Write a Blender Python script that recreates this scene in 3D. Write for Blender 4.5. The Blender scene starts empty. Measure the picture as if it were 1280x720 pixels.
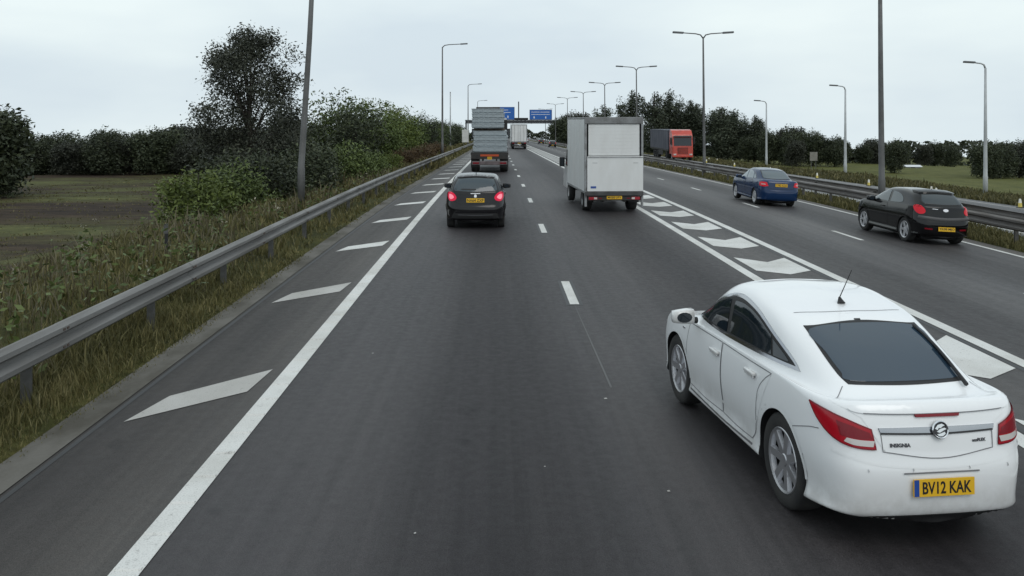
import bpy, bmesh, math, random
import numpy as np
from mathutils import Vector, Matrix, noise
from mathutils.bvhtree import BVHTree
R = math.radians
scene = bpy.context.scene
COL = scene.collection

# ------------------------------------------------------------------ camera, sky, sun, exposure
CAM_H = 2.97
cam_d = bpy.data.cameras.new('camera'); cam = bpy.data.objects.new('camera', cam_d); COL.objects.link(cam)
cam.location = (0, 0, CAM_H); cam.rotation_euler = (R(90), 0, 0)
cam_d.sensor_width = 36; cam_d.lens = 1080 / 1280 * 36
cam_d.shift_x = 18 / 1280; cam_d.shift_y = -210 / 1280
cam_d.clip_start = .1; cam_d.clip_end = 6000
scene.camera = cam
SUN_EL, SUN_AZ = 48, 160
world = bpy.data.worlds.new('World'); scene.world = world; world.use_nodes = True
wn, wl = world.node_tree.nodes, world.node_tree.links
bg = wn['Background']; bg.inputs['Strength'].default_value = .1
sky = wn.new('ShaderNodeTexSky'); sky.sky_type = 'NISHITA'; sky.sun_disc = False
sky.sun_elevation = R(SUN_EL); sky.sun_rotation = R(SUN_AZ); sky.dust_density = 4; sky.air_density = 1.2
tc = wn.new('ShaderNodeTexCoord'); mp = wn.new('ShaderNodeMapping'); mp.inputs['Scale'].default_value = (1, 1, 3.2); mp.inputs['Location'].default_value = (.15, .3, 0)
nz = wn.new('ShaderNodeTexNoise'); nz.inputs['Scale'].default_value = 1.6; nz.inputs['Detail'].default_value = 5; nz.inputs['Roughness'].default_value = .5
cr = wn.new('ShaderNodeValToRGB')
cr.color_ramp.elements[0].position = .38; cr.color_ramp.elements[0].color = (7.0, 8.05, 8.75, 1)
cr.color_ramp.elements[1].position = .62; cr.color_ramp.elements[1].color = (8.9, 9.9, 10.0, 1)
mx = wn.new('ShaderNodeMix'); mx.data_type = 'RGBA'; mx.inputs[0].default_value = .93
wl.new(tc.outputs['Generated'], mp.inputs['Vector']); wl.new(mp.outputs['Vector'], nz.inputs['Vector'])
wl.new(nz.outputs['Fac'], cr.inputs['Fac'])
wl.new(sky.outputs['Color'], mx.inputs[6]); wl.new(cr.outputs['Color'], mx.inputs[7]); wl.new(mx.outputs[2], bg.inputs['Color'])
sun_d = bpy.data.lights.new('sun', 'SUN'); sun_d.energy = .8; sun_d.angle = R(35); sun_d.color = (1, .97, .93)
sun = bpy.data.objects.new('sun', sun_d); COL.objects.link(sun); sun.location = (0, -20, 60)
_d = Vector((math.sin(R(SUN_AZ)) * math.cos(R(SUN_EL)), math.cos(R(SUN_AZ)) * math.cos(R(SUN_EL)), math.sin(R(SUN_EL))))
sun.rotation_euler = _d.to_track_quat('Z', 'Y').to_euler()
vs = scene.view_settings; vs.view_transform = 'Standard'; vs.look = 'None'; vs.gamma = 1; vs.exposure = 0; vs.use_curve_mapping = False

# ------------------------------------------------------------------ materials
MATS = {}
def mat(name, col=(.5, .5, .5), rough=.6, metal=0, spec=.5, coat=0, emit=None, trans=0):
    if name in MATS: return MATS[name]
    m = bpy.data.materials.new(name); m.use_nodes = True; b = m.node_tree.nodes['Principled BSDF']
    b.inputs['Base Color'].default_value = (*col, 1); b.inputs['Roughness'].default_value = rough
    b.inputs['Metallic'].default_value = metal; b.inputs['Specular IOR Level'].default_value = spec
    b.inputs['Coat Weight'].default_value = coat; b.inputs['Coat Roughness'].default_value = .04
    if emit: b.inputs['Emission Color'].default_value = (*emit[0], 1); b.inputs['Emission Strength'].default_value = emit[1]
    MATS[name] = m; return m
def nodes(m): return m.node_tree.nodes, m.node_tree.links, m.node_tree.nodes['Principled BSDF']
def noise_node(n, l, vec, scale, detail=4, rough=.55, stretch=None):
    if stretch:
        mpn = n.new('ShaderNodeMapping'); mpn.inputs['Scale'].default_value = stretch; l.new(vec, mpn.inputs['Vector']); vec = mpn.outputs['Vector']
    t = n.new('ShaderNodeTexNoise'); t.inputs['Scale'].default_value = scale; t.inputs['Detail'].default_value = detail; t.inputs['Roughness'].default_value = rough
    l.new(vec, t.inputs['Vector']); return t.outputs['Fac']
def ramp(n, l, fac, stops):
    r = n.new('ShaderNodeValToRGB'); e = r.color_ramp.elements
    while len(e) < len(stops): e.new(.5)
    for i, (p, c) in enumerate(stops):
        e[i].position = p; e[i].color = (*c, 1) if len(c) == 3 else c
    l.new(fac, r.inputs['Fac']); return r.outputs['Color']
def mixc(n, l, a, b, fac, mode='MIX'):
    x = n.new('ShaderNodeMix'); x.data_type = 'RGBA'; x.blend_type = mode
    for s, v in ((0, fac), (6, a), (7, b)):
        if hasattr(v, 'is_linked'): l.new(v, x.inputs[s])
        else: x.inputs[s].default_value = v if s == 0 else (*v, 1)
    return x.outputs[2]
def maprange(n, l, v, a, b, c=0, d=1):
    x = n.new('ShaderNodeMapRange'); x.interpolation_type = 'SMOOTHSTEP'
    for i, k in ((1, a), (2, b), (3, c), (4, d)): x.inputs[i].default_value = k
    l.new(v, x.inputs[0]); return x.outputs[0]
def bump(n, l, b, h, strength, dist=.01):
    x = n.new('ShaderNodeBump'); x.inputs['Strength'].default_value = strength; x.inputs['Distance'].default_value = dist
    l.new(h, x.inputs['Height']); l.new(x.outputs['Normal'], b.inputs['Normal'])
def dirt_mat(name, col, col2, scale=3, rough=.5, metal=0, coat=0, stretch=None, bmp=0, lo=.4, hi=.65):
    if name in MATS: return MATS[name]
    m = mat(name, col, rough, metal, coat=coat); n, l, b = nodes(m)
    t = n.new('ShaderNodeTexCoord'); f = noise_node(n, l, t.outputs['Object'], scale, 6, .6, stretch)
    l.new(ramp(n, l, f, [(lo, col), (hi, col2)]), b.inputs['Base Color'])
    l.new(maprange(n, l, f, lo, hi, rough, min(1, rough + .2)), b.inputs['Roughness'])
    if bmp: bump(n, l, b, noise_node(n, l, t.outputs['Object'], scale * 12, 3), bmp)
    return m
def leaf_mat(name, c1, c2, c3):
    if name in MATS: return MATS[name]
    m = mat(name, c1, .55, spec=.25); n, l, b = nodes(m)
    g = n.new('ShaderNodeNewGeometry'); t = n.new('ShaderNodeTexCoord'); oi = n.new('ShaderNodeObjectInfo')
    f = noise_node(n, l, t.outputs['Object'], .9, 3)
    a = n.new('ShaderNodeMath'); a.operation = 'MULTIPLY_ADD'; a.inputs[1].default_value = .45; l.new(g.outputs['Random Per Island'], a.inputs[0]); 
    s = n.new('ShaderNodeMath'); s.operation = 'MULTIPLY_ADD'; s.inputs[1].default_value = .5; l.new(f, s.inputs[0]); l.new(a.outputs[0], s.inputs[2])
    s.inputs[2].default_value = 0
    a.inputs[2].default_value = .05
    c = ramp(n, l, s.outputs[0], [(.2, c1), (.5, c2), (.8, c3)])
    hv = n.new('ShaderNodeHueSaturation'); l.new(c, hv.inputs['Color']); l.new(maprange(n, l, oi.outputs['Random'], 0, 1, .8, 1.15), hv.inputs['Value'])
    l.new(hv.outputs['Color'], b.inputs['Base Color'])
    return m

# ------------------------------------------------------------------ object helpers
def link(name, data, m=None, parent=None):
    o = bpy.data.objects.new(name, data); COL.objects.link(o)
    if m is not None and data is not None:
        for k in (m if isinstance(m, (list, tuple)) else [m]): data.materials.append(k)
    if parent is not None: o.parent = parent
    return o
def tag(o, label=None, cat=None, group=None, kind=None):
    if label: o['label'] = label
    if cat: o['category'] = cat
    if group: o['group'] = group
    if kind: o['kind'] = kind
    return o
def empty(name, loc=(0, 0, 0), rz=0, parent=None):
    o = bpy.data.objects.new(name, None); COL.objects.link(o); o.location = loc; o.rotation_euler = (0, 0, rz); o.empty_display_size = .2
    if parent is not None: o.parent = parent
    return o
def mesh(name, v, f, smooth=False):
    me = bpy.data.meshes.new(name); me.from_pydata([tuple(p) for p in v], [], [tuple(q) for q in f]); me.update()
    if smooth: me.polygons.foreach_set('use_smooth', [True] * len(me.polygons))
    return me
class MB:
    """collects plain shapes for one mesh object"""
    def __init__(s): s.v, s.f = [], []
    def add(s, v, f):
        o = len(s.v); s.v += [tuple(p) for p in v]; s.f += [tuple(i + o for i in q) for q in f]; return s
    def box(s, x0, x1, y0, y1, z0, z1, c=0.0):
        if c <= 0:
            return s.add([(x0,y0,z0),(x1,y0,z0),(x1,y1,z0),(x0,y1,z0),(x0,y0,z1),(x1,y0,z1),(x1,y1,z1),(x0,y1,z1)],
                         [(0,3,2,1),(4,5,6,7),(0,1,5,4),(1,2,6,5),(2,3,7,6),(3,0,4,7)])
        bm = bmesh.new(); bmesh.ops.create_cube(bm, size=1)
        for q in bm.verts: q.co = ((x0+x1)/2+q.co.x*(x1-x0), (y0+y1)/2+q.co.y*(y1-y0), (z0+z1)/2+q.co.z*(z1-z0))
        bmesh.ops.bevel(bm, geom=bm.edges[:], offset=c, segments=2, affect='EDGES', profile=.5)
        bm.verts.index_update(); s.add([q.co[:] for q in bm.verts], [[q.index for q in k.verts] for k in bm.faces]); bm.free(); return s
    def tube(s, pts, rad, n=8, cap=True):
        pts = [Vector(p) for p in pts]; rad = rad if isinstance(rad, (list, tuple)) else [rad] * len(pts)
        o = len(s.v); up = None
        for i, p in enumerate(pts):
            d = (pts[min(i+1, len(pts)-1)] - pts[max(i-1, 0)]).normalized()
            if up is None: up = d.orthogonal().normalized()
            up = (up - d * up.dot(d)).normalized(); w = d.cross(up)
            for k in range(n):
                a = 2 * math.pi * k / n; s.v.append(tuple(p + (up * math.cos(a) + w * math.sin(a)) * rad[i]))
        for i in range(len(pts) - 1):
            for k in range(n): s.f.append((o+i*n+k, o+i*n+(k+1) % n, o+(i+1)*n+(k+1) % n, o+(i+1)*n+k))
        if cap: s.f.append(tuple(o+k for k in reversed(range(n)))); s.f.append(tuple(o+(len(pts)-1)*n+k for k in range(n)))
        return s
    def lathe_x(s, prof, n=28, cx=0, cy=0, cz=0):
        """prof: (x, r) pairs turned about the X axis"""
        o = len(s.v); m = len(prof)
        for k in range(n):
            a = 2 * math.pi * k / n
            for (x, r) in prof: s.v.append((cx + x, cy + r * math.cos(a), cz + r * math.sin(a)))
        for k in range(n):
            for i in range(m - 1):
                a, b = o + k*m + i, o + ((k+1) % n)*m + i
                s.f.append((a, b, b+1, a+1))
        return s
    def prism(s, poly, y0, y1):
        """(x, z) polygon extruded along Y"""
        n = len(poly); o = [(x, y0, z) for x, z in poly] + [(x, y1, z) for x, z in poly]
        return s.add(o, [tuple(range(n)), tuple(reversed(range(n, 2*n)))] + [(i, n+i, n+(i+1) % n, (i+1) % n) for i in range(n)])
    def prismx(s, poly, x0, x1):
        """(y, z) polygon extruded along X"""
        n = len(poly); o = [(x0, y, z) for y, z in poly] + [(x1, y, z) for y, z in poly]
        return s.add(o, [tuple(reversed(range(n))), tuple(range(n, 2*n))] + [(i, (i+1) % n, n+(i+1) % n, n+i) for i in range(n)])
    def build(s, name, m, parent=None, smooth=False, bevel=0):
        me = mesh(name, s.v, s.f, smooth)
        bm = bmesh.new(); bm.from_mesh(me)
        if bevel: bmesh.ops.bevel(bm, geom=[e for e in bm.edges if len(e.link_faces) == 2 and e.calc_face_angle(0) > .6], offset=bevel, segments=2, affect='EDGES', profile=.5)
        bmesh.ops.recalc_face_normals(bm, faces=bm.faces[:]); bm.to_mesh(me); bm.free()
        return link(name, me, m, parent)
def copy_tree(o, parent=None):
    c = o.copy(); COL.objects.link(c); c.parent = parent
    for ch in [k for k in bpy.data.objects if k.parent == o]: copy_tree(ch, c)
    return c
def text_mesh(body, size, extrude=.001, font=None, bold=.0):
    cu = bpy.data.curves.new('lettering', 'FONT'); cu.body = body; cu.size = size; cu.extrude = extrude; cu.align_x = 'CENTER'; cu.align_y = 'CENTER'; cu.offset = bold; cu.resolution_u = 3
    o = bpy.data.objects.new('lettering', cu); COL.objects.link(o)
    me = bpy.data.meshes.new_from_object(o.evaluated_get(bpy.context.evaluated_depsgraph_get()))
    bpy.data.objects.remove(o); bpy.data.curves.remove(cu); me.materials.clear(); return me

# ------------------------------------------------------------------ the lie of the land
def lerp_tab(tab, x):
    return float(np.interp(x, [t[0] for t in tab], [t[1] for t in tab]))
def prof(y):
    return -.016 * ((math.sqrt((y - 30) ** 2 + 100) + (y - 30)) / 2 - .81)
CROSS = [(-400, -5.0), (-60, -4.4), (-26, -4.1), (-18, -3.0), (-11, -.55), (-8, .15), (-6.5, .22), (-5, .03), (-4.27, 0), (6.5, 0), (13.2, -.335), (15.6, -.45), (23.8, -.8),
         (26, -.95), (34, -1.7), (48, -2.7), (90, -3.2), (400, -3.4)]
def G(x, y):
    far = max(0.0, math.hypot(x, y) - 165); t = min(1.0, max(0.0, (abs(x) - 25) / 45))
    return lerp_tab(CROSS, x) + prof(min(y, 165 + (y - 165) * (1 - t)) if y > 165 else y) - .037 * far * t
# ------------------------------------------------------------------ ground, road, kerb, markings
YL = [-12 + 2 * i for i in range(67)] + list(range(130, 420, 10)) + list(range(450, 1000, 50)) + [1200, 1600, 2200, 3000]
def ground():
    xs = [-1500, -900, -500, -400, -300, -220, -160, -120, -95, -80, -70, -60, -52, -46, -40, -36, -32, -29, -26, -24, -22, -20, -18, -16.5, -15, -13.5, -12, -11, -10, -9, -8, -7.2, -6.5, -5.8, -5.2, -4.7,
          -4.27, -4.25, 13.18, 13.2, 13.8, 14.4, 15, 15.6, 15.62, 23.78, 23.8, 24.6, 25.4, 26, 27, 28, 30, 32, 34, 37, 40, 44, 48, 54, 60, 70, 80, 90, 110, 140, 180, 240, 320, 400, 600, 1000, 1600]
    v, f = [], []
    for y in YL:
        for x in xs:
            z = G(x, y)
            if -4.26 < x < 13.19 or 15.61 < x < 23.79: z -= .12
            elif x < -5 or x > 24.5:
                a = min(1, (abs(x) - 5) / 4)
                z += a * .16 * noise.noise((x * .35, y * .35, 1)) + min(1, max(0, abs(x) - 25) / 20) * .5 * noise.noise((x * .03, y * .03, 7))
            v.append((x, y, z))
    n = len(xs)
    for j in range(len(YL) - 1):
        for i in range(n - 1): f.append((j*n+i, j*n+i+1, (j+1)*n+i+1, (j+1)*n+i))
    m = mat('turf_and_soil', (.06, .06, .03), .9, spec=.1); nn, l, b = nodes(m)
    t = nn.new('ShaderNodeTexCoord'); P = t.outputs['Object']; sp = nn.new('ShaderNodeSeparateXYZ'); l.new(P, sp.inputs[0])
    f1 = noise_node(nn, l, P, .45, 6, .65); f2 = noise_node(nn, l, P, 6, 4)
    grass = ramp(nn, l, f1, [(.32, (.026, .026, .014)), (.48, (.048, .052, .019)), (.62, (.08, .076, .028)), (.75, (.12, .1, .05))])
    grass = mixc(nn, l, grass, ramp(nn, l, f2, [(.3, (.55, .55, .5)), (.7, (1.25, 1.2, 1.1))]), 1.0, 'MULTIPLY')
    f3 = noise_node(nn, l, P, .035, 5, .6, (1, 2.6, 1)); f4 = noise_node(nn, l, P, .5, 6, .7, (.5, 2, 1))
    field = ramp(nn, l, f3, [(.36, (.030, .023, .019)), (.46, (.044, .034, .024)), (.52, (.052, .050, .024)), (.62, (.08, .088, .036))])
    field = mixc(nn, l, field, ramp(nn, l, f4, [(.3, (.45, .45, .45)), (.7, (1.5, 1.42, 1.35))]), 1.0, 'MULTIPLY')
    field = mixc(nn, l, field, ramp(nn, l, noise_node(nn, l, P, 2.5, 5, .75, (.6, 1.6, 1)), [(.3, (.55, .55, .55)), (.7, (1.4, 1.38, 1.3))]), 1.0, 'MULTIPLY')
    lush = mixc(nn, l, ramp(nn, l, f1, [(.3, (.06, .066, .022)), (.55, (.10, .105, .036)), (.75, (.15, .14, .06))]), ramp(nn, l, f2, [(.3, (.7, .7, .65)), (.7, (1.2, 1.2, 1.1))]), 1.0, 'MULTIPLY')
    grass = mixc(nn, l, grass, lush, maprange(nn, l, sp.outputs['X'], 23.8, 28))
    l.new(mixc(nn, l, field, grass, maprange(nn, l, sp.outputs['X'], -17, -11)), b.inputs['Base Color'])
    bump(nn, l, b, f2, .6, .05)
    o = link('ground', mesh('ground', v, f, True), m); tag(o, 'grass verges, bank and open field beside the motorway', kind='structure')
ground()

def strip(name, xs, m, dz=0, parent=None, ys=YL, y0=-12, y1=1000):
    ys = [y for y in ys if y0 <= y <= y1]
    v = [(x, y, G(x, y) + dz) for y in ys for x in xs]; n = len(xs)
    f = [(j*n+i, j*n+i+1, (j+1)*n+i+1, (j+1)*n+i) for j in range(len(ys)-1) for i in range(n-1)]
    return link(name, mesh(name, v, f), m, parent)
def asphalt(name, zones):
    m = mat(name, (.07, .07, .07), .8, spec=.33); nn, l, b = nodes(m)
    t = nn.new('ShaderNodeTexCoord'); P = t.outputs['Object']; sp = nn.new('ShaderNodeSeparateXYZ'); l.new(P, sp.inputs[0]); X = sp.outputs['X']
    c = zones[0][1]
    for x, col in zones[1:]: c = mixc(nn, l, c, col, maprange(nn, l, X, x - .02, x + .02))
    big = noise_node(nn, l, P, .5, 5, .6, (1.5, .18, 1)); fine = noise_node(nn, l, P, 160, 2, .5); mid = noise_node(nn, l, P, 9, 5, .7)
    c = mixc(nn, l, c, ramp(nn, l, big, [(.3, (.76, .76, .79)), (.7, (1.22, 1.21, 1.18))]), 1.0, 'MULTIPLY')
    c = mixc(nn, l, c, ramp(nn, l, mid, [(.3, (.9, .9, .9)), (.7, (1.1, 1.1, 1.1))]), 1.0, 'MULTIPLY')
    c = mixc(nn, l, c, ramp(nn, l, fine, [(.34, (.62, .62, .62)), (.66, (1.42, 1.42, 1.42))]), 1.0, 'MULTIPLY')
    # oil drip line and polished wheel paths along each lane
    w = nn.new('ShaderNodeTexWave'); w.wave_type = 'BANDS'; w.bands_direction = 'X'; w.inputs['Scale'].default_value = .087; w.inputs['Distortion'].default_value = .5
    w.inputs['Detail'].default_value = 3; w.inputs['Detail Scale'].default_value = .6; l.new(P, w.inputs['Vector'])
    c = mixc(nn, l, c, ramp(nn, l, w.outputs['Fac'], [(.0, (.80, .80, .81)), (1., (1.18, 1.18, 1.17))]), 1.0, 'MULTIPLY')
    l.new(maprange(nn, l, w.outputs['Fac'], 0, 1, .22, .46), b.inputs['Specular IOR Level'])
    streak = noise_node(nn, l, P, 1.0, 6, .65, (5, .05, 1))
    c = mixc(nn, l, c, ramp(nn, l, streak, [(.34, (.74, .74, .74)), (.5, (1, 1, 1)), (.68, (1.24, 1.24, 1.23))]), 1.0, 'MULTIPLY')
    blot = noise_node(nn, l, P, 2.2, 3, .5)
    c = mixc(nn, l, c, ramp(nn, l, blot, [(.27, (.72, .72, .73)), (.34, (1, 1, 1))]), 1.0, 'MULTIPLY')
    l.new(c, b.inputs['Base Color']); l.new(maprange(nn, l, mid, .3, .7, .56, .68), b.inputs['Roughness'])
    bump(nn, l, b, fine, .25, .004); return m
road = strip('road', [-3.95, -2.3, 1.2, 4.8, 6.5, 9.6, 13.2], asphalt('worn_asphalt', [(-9, (.054, .049, .046)), (-2.36, (.030, .027, .029)), (1.16, (.033, .0295, .031)), (4.72, (.046, .042, .041)), (6.52, (.052, .049, .049)), (12.75, (.068, .061, .055))]))
tag(road, kind='structure')
road_b = strip('road', [15.6, 19, 23.8], asphalt('pale_asphalt', [(0, (.092, .092, .092)), (17, (.085, .085, .087))])); tag(road_b, kind='structure')
kerb = strip('kerb', [-4.29, -4.15, -3.94], dirt_mat('weathered_concrete', (.115, .108, .095), (.058, .053, .042), 1.6, .9, stretch=(1, .5, 1), bmp=.4), .008); tag(kerb, kind='structure')

def paint(name, c):
    m = mat(name, c, .6); n, l, b = nodes(m); t = n.new('ShaderNodeTexCoord'); P = t.outputs['Object']
    f = noise_node(n, l, P, 14, 6, .75); g = noise_node(n, l, P, 90, 3, .6); h = noise_node(n, l, P, 1.1, 3, .5)
    c1 = mixc(n, l, ramp(n, l, f, [(.28, tuple(k*.45 for k in c)), (.42, c)]), ramp(n, l, g, [(.3, (.7, .7, .7)), (.5, (1, 1, 1))]), 1.0, 'MULTIPLY')
    l.new(mixc(n, l, c1, ramp(n, l, h, [(.3, (.8, .79, .77)), (.6, (1, 1, 1))]), 1.0, 'MULTIPLY'), b.inputs['Base Color']); bump(n, l, b, g, .3, .004); return m
PAINT = paint('road_paint', (.62, .62, .60)); PAINT_W = paint('worn_road_paint', (.42, .41, .39)); TAR = mat('bitumen_overband', (.022, .022, .024), .55)
def quad_mark(name, pts, m=PAINT, dz=.006):
    v = [(x, y, G(x, y) + dz) for x, y in pts]; return link(name, mesh(name, v, [tuple(range(len(pts)))]), m, road)
def line(name, xc, w, y0, y1, m=PAINT, dz=.006, parent=road):
    ys = [y0] + [y for y in YL if y0 < y < y1] + [y1]; return strip(name, [xc - w/2, xc + w/2], m, dz, parent, ys, y0, y1)
# left edge line with raised ribs
el = line('edge_line', -2.44, .20, 3, 600)
rb = MB()
for k in range(90):
    y = 4.2 + k * .5; z = G(-2.44, y) + .006
    rb.add([(-2.535, y - .022, z), (-2.345, y - .022, z), (-2.345, y + .022, z), (-2.535, y + .022, z), (-2.53, y - .012, z + .013), (-2.35, y - .012, z + .013), (-2.35, y + .012, z + .013), (-2.53, y + .012, z + .013)],
           [(4, 5, 6, 7), (0, 1, 5, 4), (1, 2, 6, 5), (2, 3, 7, 6), (3, 0, 4, 7)])
o = rb.build('raised_rib', PAINT, el); o['kind'] = 'stuff'
line('edge_line', 4.86, .2, 3, 330); line('edge_line', 6.42, .2, 3, 330); line('edge_line', 12.62, .15, 5, 600)
line('edge_line', 16.2, .15, 8, 600, PAINT_W, .006, road_b); line('edge_line', 22.9, .15, 8, 600, PAINT_W, .006, road_b)
# dark bitumen edging beside the gore lines, and the joint down the middle of lane 2
line('joint_seam', 5.02, .07, 3, 120, TAR, .003); line('joint_seam', 6.26, .07, 3, 120, TAR, .003)
line('joint_seam', -4.0 + .12, .05, 3, 80, TAR, .003)
random.seed(3)
k = 0
while True:
    yc = 14.95 + 9.0 * k
    if yc > 330: break
    quad_mark('lane_dash', [(1.17, yc - 1), (1.32, yc - 1), (1.32, yc + 1), (1.17, yc + 1)])
    quad_mark('dash_surround', [(1.11, yc - 1.06), (1.38, yc - 1.06), (1.38, yc + 1.06), (1.11, yc + 1.06)], TAR, .003)
    k += 1
for yc in [14.6 + 9 * k for k in range(-1, 36)]:
    quad_mark('lane_dash', [(9.48, yc - 1), (9.61, yc - 1), (9.61, yc + 1), (9.48, yc + 1)])
for yc in [12 + 9 * k for k in range(0, 30)]:
    v = [(x, y, G(x, y) + .006) for x, y in ((19.5, yc - 1), (19.63, yc - 1), (19.63, yc + 1), (19.5, yc + 1))]
    link('lane_dash', mesh('lane_dash', v, [(0, 1, 2, 3)]), PAINT_W, road_b)
for k in range(-1, 26):        # hatching on the tapered hard shoulder
    y = 8.5 + 5.55 * k
    quad_mark('hatch_mark', [(-3.68, y), (-2.74, y + .95), (-2.68, y + 1.8), (-3.53, y + .8)], PAINT_W if k < 2 else PAINT)
for k in range(-4, 44):        # chevrons between the two gore lines
    y = 17.1 + 3.38 * k
    pts = [(5.12, y), (5.66, y - .42), (6.2, y), (6.2, y + 1.6), (5.66, y + 1.02), (5.12, y + 1.66)]
    if y > 4: 
        v = [(a, b, G(a, b) + .006) for a, b in pts]
        link('chevron_mark', mesh('chevron_mark', v, [(0, 1, 4, 5), (1, 2, 3, 4)]), PAINT, road)
# small debris flecks and a filled crack on the running lanes
for (x, y, s) in [(1.14, 9.2, .03), (1.36, 6.9, .022), (-.6, 6.2, .015), (.4, 7.4, .012), (-1.6, 11, .02)]:
    quad_mark('paint_fleck', [(x, y), (x + s, y + s * .3), (x + s * .8, y + s * 1.6), (x - s * .2, y + s)], PAINT_W, .005)
quad_mark('tar_seam', [(1.25, 9.6), (1.275, 9.6), (1.245, 13.9), (1.235, 13.9)], mat('pale_seam', (.10, .10, .10), .8), .003)
# ------------------------------------------------------------------ car bodies
def car_cage(p):
    W, yr, yf, ra, fa = p['W'], p['yr'], p['yf'], p['ra'], p['fa']
    cx = p.get('cx', [0, .48, .80, .955, 1, 1, 1, 1, 1, 1, .97, .84, .5, 0])
    d = fa - ra
    ys = [yr, yr + p.get('r1', .02), yr + p.get('r2', .10), yr + p.get('r3', .33), min(yr + .66, ra - .2), ra + .05, ra + d*.28, ra + d*.52, ra + d*.78, fa, (fa+yf)/2, yf - .26, yf - .07, yf]
    endw = [1, 1, .9, .4, 0, 0, 0, 0, 0, 0, .3, .7, 1, 1]      # how much a column belongs to an end
    def ring(kx, z, rin, fin):
        out = []
        for i in range(14):
            zz = z[i] if isinstance(z, (list, tuple)) else z
            y = ys[i] + (rin * endw[i] if i < 6 else -fin * endw[i])
            out.append((cx[i] * W * (kx[i] if isinstance(kx, (list, tuple)) else kx), y, zz))
        return out
    zb = p.get('zb', .21)
    L = [ring(.90, [zb + (.05 if i in (0, 1, 2, 3) else .03 if i > 10 else 0) for i in range(14)], .07, .10),
         ring(.965, zb + .11, .02, .03), ring(1.0, .56, 0, 0),
         ring(.992, p['zd'], p.get('din', .045), .05), ring(p.get('ke', .955), p['zs'], p.get('ein', .10), .16)]
    # glasshouse base and roof rim
    gy, gz, wy, wz = p['gy'], p['gz'], p['wy'], p['wz']
    fx = p.get('fx', [0, .42, .68, .80, .86, .90, .915, .92, .915, .89, .80, .60, .32, 0])
    g0, g1 = gy + p.get('gc', .52), wy - .42
    fy = [gy, gy + .01, gy + .06, gy + p.get('gc', .52)*.5] + [g0 + (g1 - g0) * k / 5 for k in range(6)] + [wy - .16, wy - .07, wy - .015, wy]
    F = []
    for i in range(14):
        t = (fy[i] - gy) / (wy - gy); z = gz + (wz - gz) * t + p.get('fdip', -.03) * math.sin(math.pi * t)
        F.append((fx[i] * W, fy[i], z))
    ry, ty, RW, rz, tz, H = p['ry'], p['ty'], p['RW'], p['rz'], p['tz'], p['H']
    hx = [0, .5, .80, .95, 1, 1.01, 1.02, 1.02, 1.01, .98, .90, .72, .4, 0]
    h0, h1 = ry + .3, ty - .3
    hy = [ry, ry, ry + .03, ry + .15] + [h0 + (h1 - h0) * k / 5 for k in range(6)] + [ty - .12, ty - .06, ty - .015, ty]
    Hh = []
    for i in range(14):
        t = (hy[i] - ry) / (ty - ry); base = rz + (tz - rz) * t; arch = (H - max(rz, tz)) * 4 * t * (1 - t)
        side = [0, -.004, -.016, -.035, -.045, -.05, -.05, -.05, -.05, -.045, -.035, -.02, -.008, 0][i]
        Hh.append((hx[i] * RW, hy[i], base + arch * .9 + side))
    E = L[4]
    E2 = []
    for i in range(14):
        a, b = Vector(E[i]), Vector(F[i]); w = endw[i]
        t = .45; q = a.lerp(b, t)
        q.z += w * (p.get('deck', .03) if i < 6 else p.get('hood', .045)); E2.append(q[:])
    bul = p.get('bul', .02)
    Gm = [tuple((Vector(F[i]).lerp(Vector(Hh[i]), .5) + Vector((bul if 3 <= i <= 9 else 0, -p.get('gb', .015) if i < 3 else (.02 if i > 10 else 0), .012 if i < 3 or i > 10 else 0)))) for i in range(14)]
    I = []
    for i, (x, y, z) in enumerate(Hh):
        y = ry + (y-ry)*.9 + (ty-ry)*.05; t = (y - ry)/(ty - ry)
        I.append((x*.55, y, rz + (tz-rz)*t + (H - max(rz, tz))*3.88*t*(1-t) + [0, -.001, -.004, -.010, -.013, -.014, -.014, -.014, -.014, -.013, -.010, -.005, -.002, 0][i]))
    J = []
    for i, (x, y, z) in enumerate(I):
        t = (y - ry) / (ty - ry); J.append((0, y, rz + (tz-rz)*t + (H - max(rz, tz)) * 4*t*(1-t) + .004))
    A0 = [(0, y, zb) for (x, y, z) in L[0]]
    return [A0] + L + [E2, F, Gm, Hh, I, J], F, Hh
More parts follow.
